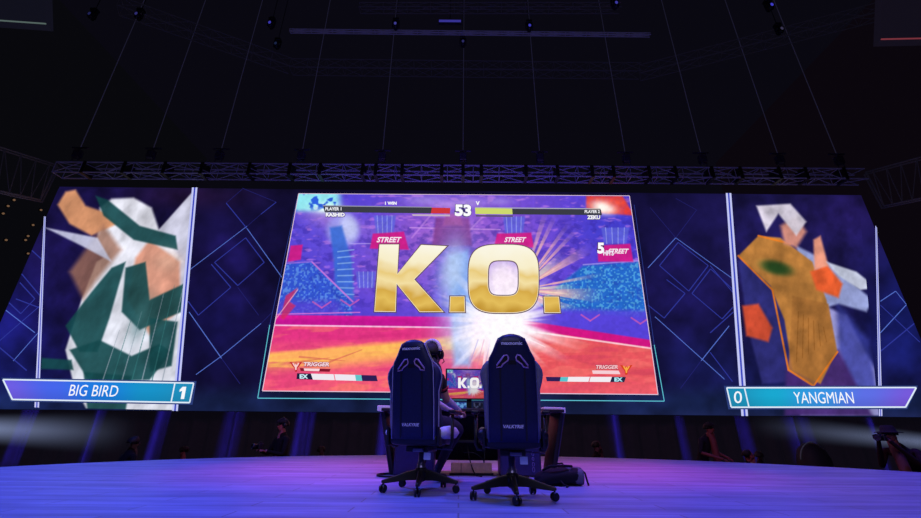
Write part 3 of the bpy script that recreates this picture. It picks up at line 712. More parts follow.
for k in (-1,1): MB().box((0,-.07,k*.035),(.9,.02,.04)).obj('lamp_strip', glow('strip_blue',(56,52,150)), bar)
MB().tube([(0,0,.05),(0,0,5.95)], .015, 6).obj('hanging_rod', mat('fixture_black',(30,30,36)), bar)
tag(bar, 'short horizontal double light bar glowing blue at the top centre', 'stage light')

# hanging screens in the upper corners
def hang_screen(q, y0, rgb, edge, lab):
    o = empty('hanging_screen', P(*q[0], y0)); base = o.location.copy()
    pt = [P(*a, y0) - base for a in q]
    MB().prism(pt, (0,.25,0)).obj('screen_body', mat('hanging_screen_%d' % rgb[0], rgb, .7, 0, .25, 1.2, .3, tuple(int(v*.8) for v in rgb)), o)
    MB().tube([pt[2]+Vector((0,-.01,0)), pt[3]+Vector((0,-.01,0))], .022, 6).obj('lit_lower_edge', glow('lower_edge_%d' % edge[0], edge), o)
    mid = (pt[0]+pt[1])/2
    MB().tube([mid+Vector((0,.12,0)), Vector((mid.x, .12, 22-base.z))], .03, 6).obj('hanging_rod', black, o)
    tag(o, lab, 'screen')
hang_screen([(-60,-60),(44,-60),(46,24),(-60,16.5)], 9, (20,20,34), (84,100,96), 'dark hanging screen with pale lower edge in the upper left corner')
hang_screen([(884,-60),(1000,-60),(1000,37),(881,39.5)], 9, (22,18,32), (120,50,60), 'dark hanging screen with reddish lower edge in the upper right corner')

# little warm lamps on the left hall wall
al0 = None
for i, (x, y) in enumerate(((2,213.5),(7,206),(13,200),(40,210),(32,225),(27,236),(24.5,240),(27,253.5),(5,240))):
    a = ray(x, y); s = -21.98/a.x; loc = Vector((0,0,H)) + a*s
    if al0 is None:
        al0 = empty('aisle_light'); MB().box((-.0,0,0),(.05,.12,.12)).obj('back_plate', mat('fixture_black',(30,30,36)), al0)
        MB().ball((.06,0,0), .05, 8, 6).obj('bulb', glow('bulb_warm',(112,84,62)), al0); o = al0
    else: o = copy_tree(al0)
    o.location = loc; 
    tag(o, 'tiny warm lamp on the dark hall wall left of the video wall', 'lamp', 'aisle lamps on the left hall wall')

# ================================================================== GAMING CHAIRS
navy = mat('navy_leather', (25,29,66), .42, 0, .12, 60, .4); blk = mat('black_leather', (16,15,24), .45, 0, .15, 60); plastic = mat('black_plastic', (13,12,17), .4, 0, .1, 40)
grey = mat('grey_leather', (120,118,132), .5, 0, .1, 50); wht = mat('white_leather', (225,222,235), .5, 0, .06, 50); pipe = mat('white_piping', (176,172,206), .5, 0, .05, 40)
holem = mat('hole_rim_pink', (190,150,196), .4, 0, .1, 40); logo = mat('logo_thread', (235,235,255), .6, 0, .05, 60); logo2 = mat('logo_thread_bright', (225,225,250), .6, 0, .05, 60)
chrome = mat('pale_metal', (120,116,140), .3, .7, .1, 30)
prof = [(.40,.19),(.55,.192),(.70,.193),(.80,.192),(.88,.190),(.93,.190),(.97,.187),(1.006,.180),(1.061,.15),(1.116,.128),(1.163,.106),(1.185,.07),(1.195,.03)]
outer = [(.42,.212),(.55,.216),(.70,.220),(.774,.22),(.84,.24),(.89,.249),(.925,.244),(.96,.226),(.99,.2)]
def yb(z): return -.235 - .13*(z-.42)
def make_chair(name, bol, pip, swivel=0.0, wing=None, edge_pipe=False):
    t = empty(name)
    rings = []
    for z, w in prof:
        th = .045 if z < 1.15 else .045*(1.2-z)/.05+.008
        ring = []
        for k in range(28):
            a = 2*pi*k/28; cx = abs(cos(a))**.45*(1 if cos(a) > 0 else -1); sy = abs(sin(a))**.6*(1 if sin(a) > 0 else -1)
            ring.append(Vector((w*cx, yb(z)+th*sy + (.03*(abs(cx)**3) if sy > 0 else .012*abs(cx)**4), z)))
        rings.append(ring)
    back = MB().loft(rings).obj('backrest', navy, t, True)
    fs = lambda z: yb(z)-.047
    for s in (-1,1):
        rg = []
        for z, w in outer:
            x0, x1 = .165, w
            if z > .93: x0 = .15
            c = (x0+x1)/2; hx = (x1-x0)/2; ring = []
            for k in range(14):
                a = 2*pi*k/14; ring.append(Vector((s*(c+hx*cos(a)), yb(z)+.045+.052*sin(a), z)))
            rg.append(ring)
        MB().loft(rg).obj('side_bolster', bol, t, True)
        MB().tube([(s*(w-.004), yb(z)-.012, z) for z, w in prof[:-2]], .0045, 6).obj('piping', pip, back, True)
        if edge_pipe: MB().tube([(s*(w+.001), yb(z)+.03, z) for z, w in outer]+[(s*.15, yb(1.03), 1.03)], .0055, 6).obj('piping', pip, back, True)
        # stitched dark channel
        MB().add([(s*x, fs(z)-.0015, z) for z in (.41,.6,.8,.94) for x in (.088,.1)], [(2*i,2*i+1,2*i+3,2*i+2) for i in range(3)]).obj('seam_channel', blk, back)
        hp_ = [(.122,.932),(.119,.95),(.062,1.022),(.040,1.026),(.029,1.008),(.033,.985),(.072,.958),(.085,.936)]
        L3 = [Vector((s*x, fs(z)-.002, z)) for x, z in hp_]
        MB().poly(L3).obj('strap_hole_shade', mat('hole_shade', (5,5,9), .8), back)  # black sheet painting the dark inside of the hole; nothing is cut
        MB().tube([p+Vector((0,-.003,0)) for p in L3], .0065, 6, closed=True).obj('hole_rim', holem, back, True)
    MB().add([(x, fs(z)-.002, z) for z in (.955,.985) for x in (-.03,.03)], [(0,1,3,2)]).obj('belt_slot', mat('hole_shade', (5,5,9), .8), back)  # flat dark quad on the backrest; no slot is cut
    text_quad('logo_lettering', 'maxnomic', [(-.082,1.128),(.082,1.128),(.082,1.102),(-.082,1.102)], lambda x, z: Vector((x, fs(z)-.006, z)), logo, back, .035)
    text_quad('logo_lettering', 'VALKYRIE', [(-.08,.522),(.074,.522),(.074,.498),(-.08,.498)], lambda x, z: Vector((x, fs(z)-.006, z)), logo2, back, .03, .2)
    # seat with raised side wings
    sr = []
    for y, w, z0, z1 in ((-.24,.205,.365,.44),(-.2,.22,.35,.46),(0,.24,.345,.455),(.16,.245,.345,.46),(.22,.225,.355,.455),(.245,.19,.37,.435)):
        sr.append([Vector((w*(abs(cos(a))**.5)*(1 if cos(a) > 0 else -1), y, (z0+z1)/2+(z1-z0)/2*(abs(sin(a))**.5)*(1 if sin(a) > 0 else -1))) for a in [2*pi*k/20 for k in range(20)]])
    MB().loft(sr).obj('seat', blk, t, True)
    for s in (-1,1):
        MB().loft([[Vector((s*(.225+.045*cos(a)), y, .45+h*sin(a))) for a in [2*pi*k/12 for k in range(12)]] for y, h in ((-.2,.03),(-.1,.05),(.1,.058),(.22,.05),(.26,.02))]).obj('seat_wing', wing or bol, t, True)
        MB().tube([(s*.22,-.02,.345),(s*.265,-.02,.345),(s*.28,-.02,.38),(s*.28,-.02,.60)], .015, 8).obj('arm_post', plastic, t, True)
        MB().box((s*.285,.04,.62),(.07,.22,.028)).obj('arm_pad', plastic, t, bevel=.012)
        MB().prism([(s*.214,-.24,.35),(s*.214,-.15,.35),(s*.214,-.19,.47),(s*.214,-.26,.5)], (s*.02,0,0)).obj('recliner_bracket', plastic, t, bevel=.006)
    MB().box((0,0,.325),(.2,.26,.05)).obj('tilt_mechanism', plastic, t, bevel=.01)
    MB().tube([(.08,.02,.325),(.2,.02,.32),(.27,.02,.315)], .007, 6).obj('lever', chrome, t)
    MB().box((.02,-.15,.318),(.09,.03,.03)).obj('tension_plate', chrome, t, bevel=.006)
    MB().box((.085,-.10,.27),(.06,.012,.055)).obj('label_plate', mat('plate_pale', (150,160,215), .5, 0, .1, 20, .5, (40,44,84)), t, bevel=.004)  # plate glows a little by itself, though it is no lamp
    MB().lathe([(.038,.10),(.038,.2),(.03,.205),(.026,.21),(.026,.31)], (0,0,0), 18).obj('gas_column', chrome, t, True)
    MB().lathe([(.02,.07),(.055,.09),(.06,.15),(.045,.175),(.034,.18)], (0,0,0), 20).obj('hub', plastic, t, True)
    for k in range(5):
        a = radians(-90+72*k+swivel); d = Vector((cos(a), sin(a), 0)); n = Vector((-d.y, d.x, 0))
        rg = []
        for r, w, z0, z1 in ((.035,.03,.085,.165),(.12,.027,.085,.15),(.22,.023,.075,.12),(.31,.019,.067,.096),(.335,.012,.07,.09)):
            c = d*r; rg.append([c+n*w+Vector((0,0,z0)), c+n*w*.7+Vector((0,0,z1)), c-n*w*.7+Vector((0,0,z1)), c-n*w+Vector((0,0,z0))])
        leg = MB().loft(rg).obj('base_leg', plastic, t, bevel=.005)
        cst = MB(); c = d*.318; b2 = radians(30+80*k); wx = Vector((cos(b2), sin(b2), 0)); wy = Vector((-wx.y, wx.x, 0))
        for s in (-1,1):
            rings = []
            for r, h in ((.012,.006),(.028,.006),(.030,.010),(.030,.018),(.026,.024),(.01,.025)):
                rings.append([c+wx*(s*h)+(wy*cos(q)+Vector((0,0,1))*sin(q))*r+Vector((0,0,.030)) for q in [2*pi*j/18 for j in range(18)]])
            cst.loft(rings)
        cst.box(c+Vector((0,0,.045)), (.012,.02,.05))
        cst.obj('caster', mat('caster_black', (10,10,14), .35), t)
    return t
cR = make_chair('gaming_chair', grey, mat('grey_piping', (96,96,140), .5), 0, blk); pR = G(513, 499)
cR.location = (pR.x, pR.y, .002); cR.rotation_euler = (0,0,radians(-1.5))
tag(cR, 'empty dark blue racing-style gaming chair with grey side bolsters, right of the player', 'chair')
cL = make_chair('gaming_chair', mat('navy_side', (36,38,84), .5, 0, .1, 50), pipe, 15, wht, True); pL = G(420.3, 491.5)
cL.location = (pL.x, pL.y, .002); cL.rotation_euler = (0,0,radians(-15)); cL.scale = (1,1,1.02)
tag(cL, 'dark blue racing-style gaming chair with white piping in which the player sits', 'chair')
print('CHAIRS', pR, pL)

# ================================================================== DESK AND WHAT IS ON IT
dk = empty('gaming_desk', (0,0,0)); DY0, DY1 = 5.15, 6.0
dblack = mat('desk_black', (17,16,24), .5, 0, .15, 25); dgrey = mat('desk_panel', (44,42,84), .5, 0, .12, 20); dwht = mat('desk_white_cap', (235,232,246), .4, 0, .05, 20, .5, (58,56,78))  # white caps get a small glow in place of brighter front light
xl, xr = P(381,409,5.3).x, P(564,411,5.3).x
MB().box(((xl+xr)/2, 5.55, .70), (xr-xl-.06, .8, .035)).obj('tabletop', dblack, dk, bevel=.008)
for s, a, b in ((-1, xl-.02, xl+.26), (1, xr-.26, xr+.02)):
    ylo = 5.16
    pts = [(a if s < 0 else a, ylo), (b, ylo+(.02 if s < 0 else .14)), (b, 5.95), (a, 5.95)]
    MB().prism([(x, y, .683) for x, y in pts], (0,0,.06)).obj('end_cap', dwht, dk, bevel=.006)
    # slanting end panel
    xo = b if s > 0 else a
    xi = xo - s*.17
    bot = xo - s*.17
    MB().prism([(xo-s*.02, 5.3, .682),(xo-s*.02, 5.9, .682),(bot, 5.85, .005),(bot, 5.35, .005)], (-s*.05,0,0)).obj('end_panel', dblack, dk, bevel=.006)
    MB().tube([(xo-s*.02, 5.295, .68),(bot, 5.345, .01)], .008, 6).obj('panel_edge', dgrey, dk)
MB().box(((xl+xr)/2, 5.92, .40), (xr-xl-.5, .03, .55)).obj('back_panel', dblack, dk)
MB().box(((xl+xr)/2, 5.6, .36), (xr-xl-.42, .4, .03)).obj('shelf', dblack, dk, bevel=.005)
MB().box(((xl+xr)/2, 5.48, .655), (xr-xl-.6, .5, .03)).obj('keyboard_tray', dblack, dk, bevel=.005)
tag(dk, 'wide black gaming desk with light end caps behind the two chairs', 'desk')
def tower(x0, x1, lab, marks):
    t = empty('computer_tower', ((x0+x1)/2, 5.42, 0)); w = x1-x0
    MB().box((0,.0,.17), (w,.34,.33)).obj('case', dgrey, t, bevel=.012)
    MB().box((0,-.172,.17), (w*.9,.01,.3)).obj('front_panel', mat('tower_front', (50,46,98), .35, 0, .1, 20), t, bevel=.003)
    MB().box((w*.32,-.18,.3), (.03,.008,.01)).obj('port_strip', blk, t)
    if marks: 
        for k, (h, wd) in enumerate(((.05,.03),(.03,.04),(.04,.02),(.05,.03))):
            MB().tube([(w*.3+.013*cos(j), -.18, .24-k*.055+h*.5*sin(j)) for j in [2*pi*i/8 for i in range(8)]], .004, 4, closed=True).obj('front_mark', mat('mark_violet', (120,112,180)), t)
    tag(t, lab, 'computer')
tower(P(394,470,5.3).x, P(434,470,5.3).x, 'blue-lit computer tower under the left half of the desk', 0)
tower(P(500,470,5.3).x, P(541,470,5.3).x, 'computer tower with pale round marks under the right half of the desk', 1)
pb0, pb1 = G(451,474), G(491,474)
t = empty('wooden_crossbar', ((pb0.x+pb1.x)/2, 5.42, 0))
MB().box((0,0,.075), (pb1.x-pb0.x, .06, .105)).obj('board', mat('pale_wood', (225,172,150), .6, 0, .2, 12), t, bevel=.006)
MB().box((-.12,-.031,.075), (.006,.004,.1)).obj('joint_line', blk, t); MB().box((0,0,.011), (pb1.x-pb0.x+.03,.1,.02)).obj('foot_rail', blk, t)
tag(t, 'pale wooden board standing on the floor between the two computers', 'board')
# cables
cab = mat('cable_black', (9,9,12), .5)
def cable(pts, lab, r=.006, n=8):
    P_ = [Vector(p) for p in pts]; out = []
    for i in range(len(P_)-1):
        p0, p1, p2, p3 = P_[max(i-1,0)], P_[i], P_[i+1], P_[min(i+2,len(P_)-1)]
        for k in range(n):
            s = k/n; out.append(.5*((2*p1)+(-p0+p2)*s+(2*p0-5*p1+4*p2-p3)*s*s+(-p0+3*p1-3*p2+p3)*s**3))
    out.append(P_[-1]); o = MB().tube(out, r, 6).obj('power_cable', cab, None, True); tag(o, lab, 'cable')
cable([(.1,5.5,.35),(.12,5.45,.2),(.16,5.36,.07),(.2,5.3,.008),(.26,5.2,.008)], 'black cable hanging in front of the pale wooden board')
cable([(.02,5.5,.345),(.05,5.34,.25),(.18,5.3,.24),(.28,5.34,.17),(.3,5.45,.14),(.32,5.5,.345)], 'black cable looping under the desk shelf between the computers')
g1 = G(392,477,.012); g0 = G(377,475,.012)
lp = [g0+Vector((.16+.16*cos(a), .03+.16*sin(a), 0)) for a in [radians(20+32*k) for k in range(11)]]
cable(lp+[lp[-1]+Vector((.12,.1,0)), lp[-1]+Vector((.22,.2,.0))], 'black cable looped on the stage left of the desk', .012)
# monitor
mo = empty('gaming_monitor', (P(469.5,384,5.62).x, 5.62, .7275)); bz = mat('monitor_bezel', (12,12,16), .4)
c0, c1 = P(446.4,369,5.6), P(493,399,5.6); mx0, mx1, mz0, mz1 = c0.x-mo.location.x, c1.x-mo.location.x, c1.z-.7275, c0.z-.7275
MB().box(((mx0+mx1)/2,.02,(mz0+mz1)/2), (mx1-mx0+.02,.04,mz1-mz0+.02)).obj('bezel', bz, mo, bevel=.004)
MB().box(((mx0+mx1)/2,.06,(mz0)/2+.03), (.06,.03,mz0+.2)).obj('stand_neck', bz, mo); MB().box(((mx0+mx1)/2,.06,.007), (.24,.18,.014)).obj('stand_foot', bz, mo, bevel=.004)
u, v = np.meshgrid(np.linspace(0,1,150), np.linspace(0,1,86))
tlw, trw, brw, blw = [W(*p) for p in GQ]
gx = (tlw.x*(1-u)+trw.x*u)*(1-v)+(blw.x*(1-u)+brw.x*u)*v; gz = (tlw.z*(1-u)+trw.z*u)*(1-v)+(blw.z*(1-u)+brw.z*u)*v
px, py = Wpix(gx, gz); cc = paint_game(px, py, u, v)*.8
scr = grid_mesh('screen', mx0+(mx1-mx0)*(.02+.96*u), u*0-.0015, mz1+(mz0-mz1)*(.02+.96*v), lin_np(cc), mo)
def gm(px_, py_):
    w = W(px_, py_); return mx0+(mx1-mx0)*(w.x-tlw.x)/(trw.x-tlw.x), mz1+(mz0-mz1)*(tlw.z-w.z)/(tlw.z-blw.z)
kw = glow('ko_white', (240,236,240))
for pts, hole in (([(380.2,245.6),(398.6,245.6),(397.2,275.5),(421.5,246),(446,247.2),(413.8,280),(442.6,312),(420,312),(396.6,283.5),(395.4,311.8),(375.2,311.6)],None), ([(450.6,297.4),(464,297.4),(464.6,312.2),(450,312.2)],None),
                  ([(543.8,297.6),(558,297.6),(559.6,312.8),(544.6,312.8)],None), (sup(503.4,279.4,34.4,33.6,.58), sup(503.2,278.6,15.8,18.2,.52))):
    a = [Vector((gm(*q)[0], -.004, gm(*q)[1])) for q in grow(pts, 1)]
    if hole:
        h = [Vector((gm(*q)[0], -.004, gm(*q)[1])) for q in hole]; n = len(a)
        MB().add(a+h, [(i,(i+1) % n,n+(i+1) % n,n+i) for i in range(n)]).obj('screen_letter', kw, scr)
    else: MB().poly(a).obj('screen_letter', kw, scr)
tag(mo, 'monitor on the desk between the chairs repeating the knockout picture', 'monitor')
# two small lit devices under the monitor
for x0, x1, y0, y1, cols, lab in ((454.6,466.4,402,408.4,((96,150,206),(30,50,120)),'small device with bright blue display below the monitor'), (473.6,482.6,402.6,408,((60,64,96),(20,20,40)),'small device with dim display right under the monitor, beside the empty chair')):
    a, b = P(x0,y0,5.22), P(x1,y1,5.22); e = empty('small_display', ((a.x+b.x)/2, 5.22, b.z-.004)); w = b.x-a.x; h = a.z-b.z
    MB().box((0,.02,h/2+.002), (w+.01,.035,h+.006)).obj('case', bz, e, bevel=.003)
    uu, vv = np.meshgrid(np.linspace(0,1,24), np.linspace(0,1,14)); n = smooth(.42,.6,fbm(uu*5+x0, vv*3, 3, 5))[...,None]
    grid_mesh('display', -w/2+w*uu, uu*0-.0005, h*(1-vv)+.002, lin_np(np.array(cols[1],float)*(1-n)+np.array(cols[0],float)*n), e)
    tag(e, lab, 'display')

# backpack lying on the stage
bp_ = empty('backpack', (G(560.5,486).x, G(560.5,486).y+.1, 0), radians(4)); fab = mat('backpack_black', (15,15,20), .8, 0, .3, 30, .3, None, .3); fg = mat('backpack_grey', (92,92,104), .8, 0, .2, 30)
rg = []
for x, w, h in ((-.23,.06,.05),(-.2,.12,.10),(-.1,.15,.135),(.04,.16,.15),(.16,.155,.16),(.2,.15,.155)):
    rg.append([Vector((x+.012*sin(3*a), w*(abs(cos(a))**.7)*(1 if cos(a) > 0 else -1), h*.5+h*.5*(abs(sin(a))**.7)*(1 if sin(a) > 0 else -1)+.006*sin(5*a+x*20))) for a in [2*pi*k/22 for k in range(22)]])
MB().loft(rg).obj('main_bag', fab, bp_, True, sub=1)
MB().loft([[Vector((x, .152*c_, .078+.078*s_)) for c_, s_ in [((abs(cos(a))**.7)*(1 if cos(a) > 0 else -1), (abs(sin(a))**.7)*(1 if sin(a) > 0 else -1)) for a in [2*pi*k/22 for k in range(22)]]] for x in (.08,.1,.19,.215)]).obj('side_pocket', fg, bp_, True)
MB().tube([(-.16,-.06,.13),(-.1,-.12,.17),(.02,-.13,.175),(.12,-.1,.168)], .012, 6).obj('shoulder_strap', fab, bp_, True)
MB().tube([(.2,-.08,.15),(.235,-.12,.11),(.245,-.14,.04),(.25,-.15,.008)], .009, 6).obj('loose_strap', fab, bp_, True)
MB().tube([(-.02,-.165,.05),(-.0,-.19,.02),(.04,-.2,.008),(.01,-.24,.006)], .008, 6).obj('loose_strap', fab, bp_, True)
MB().tube([(-.03,0,.148),(-.01,-.02,.185),(.05,-.02,.188),(.08,0,.155)], .008, 6).obj('carry_handle', fab, bp_, True)
tag(bp_, 'black and grey backpack lying on the stage right of the empty chair', 'backpack')

# ================================================================== PEOPLE
def figure(name, nodes, edges, mats, root, extra=None, parent=None, sub=2):
    """one continuous skinned surface; nodes {key:(x,y,z,rx[,ry])}, edges [(a,b,material index)]"""
    keys = list(nodes); me = bpy.data.meshes.new(name)
    me.from_pydata([nodes[k][:3] for k in keys], [(keys.index(a), keys.index(b)) for a, b, _ in edges], [])
    o = bpy.data.objects.new('tmp', me); C.objects.link(o)
    sk = o.modifiers.new('s', 'SKIN'); sk.use_smooth_shade = True
    if not me.skin_vertices: me.attributes  # layer made by the modifier
    lay = me.skin_vertices[0].data if me.skin_vertices else None
    if lay is None:
        bm = bmesh.new(); bm.from_mesh(me); bm.verts.layers.skin.verify(); bm.to_mesh(me); bm.free(); lay = me.skin_vertices[0].data
    for i, k in enumerate(keys):
        n = nodes[k]; lay[i].radius = (n[3], n[4] if len(n) > 4 else n[3]); lay[i].use_root = (k == root)
    sb = o.modifiers.new('b', 'SUBSURF'); sb.levels = sub; sb.render_levels = sub
    bpy.context.view_layer.update(); dg = bpy.context.evaluated_depsgraph_get()
    out = bpy.data.meshes.new_from_object(o.evaluated_get(dg)); bpy.data.objects.remove(o)
    out.name = name; out.materials.clear()
    for m in mats: out.materials.append(m)
    segs = [(Vector(nodes[a][:3]), Vector(nodes[b][:3]), mi, (nodes[a][3]+nodes[b][3])/2) for a, b, mi in edges]
    for p in out.polygons:
        c = p.center; best = 1e9; bi = 0
        for a, b, mi, r in segs:
            d = b-a; t_ = max(0, min(1, (c-a).dot(d)/max(d.length_squared, 1e-9))); ds = (c-a-d*t_).length/r
            if ds < best: best = ds; bi = mi
        p.material_index = bi; p.use_smooth = True
    if extra:       # fingers etc. rooted inside the surface, joined into the same mesh
        bm = bmesh.new(); bm.from_mesh(out)
        for mb, mi in extra:
            vs = [bm.verts.new(v) for v in mb.v]
            for f in mb.f:
                try: fc = bm.faces.new([vs[i] for i in f]); fc.material_index = mi; fc.smooth = True
                except ValueError: pass
        bm.to_mesh(out); bm.free()
    ob = bpy.data.objects.new(name, out); C.objects.link(ob)
    if parent: ob.parent = parent
    return ob
def hand(mb, w, d, up, side, L_=.18, curl=.6):
    """five fingers from wrist w along d; side = thumb direction; up = back of the hand"""
    w = Vector(w); d = Vector(d).normalized(); side = Vector(side).normalized(); up = Vector(up).normalized()
    for k, ln in enumerate((.075,.085,.08,.062)):
        b = w + d*L_*.42 + side*(.030-.02*k); p = [b]; dr = d.copy(); r = [.0095]
        for j in range(3):
            dr = (dr - up*curl*(.35+.1*k)).normalized(); p.append(p[-1]+dr*ln*(.42,.33,.25)[j]); r.append(.009-.0012*j)
        mb.tube(p, r, 8)
    b = w + d*L_*.12 + side*.022
    mb.tube([b, b+(d*.5+side).normalized()*.035, b+(d*.9+side*.9-up*.3).normalized()*.062, b+(d*1.1+side*.5-up*.6).normalized()*.085], [.012,.011,.0095,.007], 8)

skin = mat('skin_tan', (176,124,108), .6, 0, .08, 30); skin_d = mat('skin_shadow', (120,84,82), .6, 0, .08, 30); hair = mat('hair_black', (14,11,12), .7, 0, .3, 90)
tee = mat('tshirt_black', (18,16,24), .9, 0, .15, 40); trous = mat('trousers_charcoal', (52,52,64), .9, 0, .3, 120, .2); shoe = mat('shoe_black', (20,18,22), .6); redm = mat('sleeve_red', (130,26,40), .8); lite = mat('pale_shirt', (184,174,200), .8, 0, .1, 30)

# --- the player
fx, fy = sin(radians(27)), cos(radians(27))           # facing
hipc = Vector((pL.x+.03*fx, pL.y+.03*fy, .56)); rt = Vector((fy, -fx, 0))   # rt: the player's right side points to the right of the picture
def pl_(px_, py_, y): p = P(px_, py_, y); return p
sh_c = Vector((-.275, 4.40, 1.09))
headc = P(433.5, 354, 4.52)
elb = P(446, 399, 4.52); wr = P(458, 409.5, 4.74); shr = P(439, 376, 4.42); kn = P(459.5, 429, 4.72); ank = P(437, 466, 4.66)
shl = shr - rt*.33 + Vector((0,.0,.0)); elbl = P(430,400,4.75); wrl = wr - rt*.13 + Vector((0.02,.05,.0)); knl = kn - rt*.26 + Vector((-.02,.05,0)); ankl = ank - rt*.22 + Vector((0,.08,0))
N = {
 'pel': (*hipc, .125,.115), 'spine': (*(hipc.lerp(sh_c,.45)), .125,.12), 'chest': (*(hipc.lerp(sh_c,.82)), .15,.125), 'neckb': (*(sh_c+Vector((.0,.02,.04))), .07), 'neck': (*(headc+Vector((-.015,-.02,-.125))), .052),
 'jaw': (*(headc+Vector((.012,.012,-.07))), .066,.062), 'skull': (*(headc+Vector((0,0,.01))), .085,.08), 'crown': (*(headc+Vector((-.008,-.008,.075))), .06),
 'nose': (*(headc+Vector((.095*fx*1.6,.07,-.02))), .012),
 'shr': (*shr, .062), 'armr': (*(shr.lerp(elb,.55)), .050), 'elbr': (*elb, .042), 'forr': (*(elb.lerp(wr,.4)), .042), 'wrr': (*wr, .026), 'palmr': (*(wr+(wr-elb).normalized()*.06), .034,.02),
 'shl': (*shl, .062), 'arml': (*(shl.lerp(elbl,.55)), .050), 'elbl': (*elbl, .042), 'forl': (*(elbl.lerp(wrl,.4)), .042), 'wrl': (*wrl, .026), 'palml': (*(wrl+(wrl-elbl).normalized()*.06), .034,.02),
 'hipr': (*(hipc+rt*.09+Vector((fx*.06,fy*.06,-.03))), .095), 'thr': (*((hipc+rt*.09).lerp(kn,.55)+Vector((0,0,.0))), .086), 'knr': (*kn, .062), 'calr': (*(kn.lerp(ank,.4)+Vector((-.01,-.02,0))), .058), 'ankr': (*(ank.x,ank.y,.1), .04), 'heelr': (ank.x-.01,ank.y-.02,.05,.04), 'toer': (ank.x+.09,ank.y+.14,.035,.034),
 'hipl': (*(hipc-rt*.09+Vector((fx*.06,fy*.06,-.03))), .095), 'thl': (*((hipc-rt*.09).lerp(knl,.55)), .086), 'knl': (*knl, .062), 'call': (*(knl.lerp(ankl,.4)+Vector((-.01,-.02,0))), .058), 'ankl': (*(ankl.x,ankl.y,.1), .04), 'heell': (ankl.x-.01,ankl.y-.02,.05,.04), 'toel': (ankl.x+.09,ankl.y+.14,.035,.034)}
E_ = [('pel','spine',0),('spine','chest',0),('chest','neckb',0),('neckb','neck',1),('neck','jaw',1),('jaw','skull',1),('skull','crown',1),('jaw','nose',1),
      ('chest','shr',0),('shr','armr',0),('armr','elbr',1),('elbr','forr',3),('forr','wrr',3),('wrr','palmr',1),('chest','shl',0),('shl','arml',0),('arml','elbl',1),('elbl','forl',3),('forl','wrl',3),('wrl','palml',1)]
for s in 'rl': E_ += [('pel','hip'+s,2),('hip'+s,'th'+s,2),('th'+s,'kn'+s,2),('kn'+s,'cal'+s,2),('cal'+s,'ank'+s,2),('ank'+s,'heel'+s,4),('heel'+s,'toe'+s,4)]
fm = MB()
for w_, e_, sd in ((wr, elb, -rt), (wrl, elbl, rt)): hand(fm, w_, (w_-e_), Vector((0,0,1)), sd, .19, .45)
player = empty('person', (hipc.x, hipc.y, 0)); inv = Vector((hipc.x, hipc.y, 0))
N = {k: (v[0]-inv.x, v[1]-inv.y, *v[2:]) for k, v in N.items()}; fm.v = [(a-inv.x, b-inv.y, c) for a, b, c in fm.v]
figure('body', N, E_, [tee, skin, trous, lite, shoe], 'pel', [(fm, 1)], player)
hc = headc - inv
hb = MB(); rings = []
for i in range(9):
    t_ = i/8*pi*.62; r_ = .098*sin(t_)+.002; rings.append([hc+Vector((r_*cos(a)-.012-.03*fx*(i/8), r_*1.05*sin(a)-.012-.04*fy*(i/8), .022+.098*cos(t_)*1.0)) for a in [2*pi*k/20 for k in range(20)]])
hb.loft(rings).obj('hair', hair, player, True)
hs = MB(); up_ = Vector((0,0,1))
hs.tube([hc+rt*(.105*cos(a))+up_*(.02+.116*sin(a))+Vector((-.02,-.04,0)) for a in [pi*k/16 for k in range(17)]], .022, 8)
o = hs.obj('headset_band', mat('headset_pale', (235,215,225), .4), player, True)
for s in (-1,1):
    rg = [[hc+rt*(s*q)+(Vector((fx,fy,0))*cos(a)*r_*.9+up_*(sin(a)*r_*1.15-.012)) for a in [2*pi*k/18 for k in range(18)]] for q, r_ in ((.078,.036),(.088,.044),(.108,.042),(.116,.03))]
    MB().loft(rg).obj('ear_cup', mat('headset_black', (18,18,24), .35) if s > 0 else plastic, player, True)
    ro = rg[-1]
MB().tube([hc+rt*.105+Vector((.0,.01,-.03)), hc+rt*.095+Vector((fx*.07,fy*.07,-.075)), hc+rt*.045+Vector((fx*.115,fy*.115,-.085))], .005, 6).obj('headset_microphone', plastic, player, True)
ra = (shr.lerp(elb,.55)-inv); dd = (elb-shr).normalized(); 
MB().tube([ra-dd*.008, ra+dd*.012], .055, 16).obj('sleeve_trim', redm, player, True)
tag(player, 'player in black t-shirt and headset seated in the left gaming chair, facing the monitor', 'person')
ct = wr.lerp(wrl,.5)+(wr-elb).normalized()*.10; ct.z -= .028
gp = empty('game_controller', ct, radians(-27))
MB().box((0,0,0),(.12,.07,.022)).obj('body', mat('controller_white', (200,196,206), .4), gp, bevel=.009)
for s in (-1,1): MB().tube([(s*.055,.01,0),(s*.07,-.03,-.006),(s*.068,-.055,-.014)], [.016,.015,.011], 8).obj('grip', mat('controller_white', (200,196,206)), gp, True)
for s in (-1,1): MB().lathe([(.006,.01),(.006,.017),(.009,.019),(.008,.022)], (s*.028,-.01,0), 12).obj('thumbstick', plastic, gp)
tag(gp, 'pale game controller held in the hands of the seated player', 'controller')

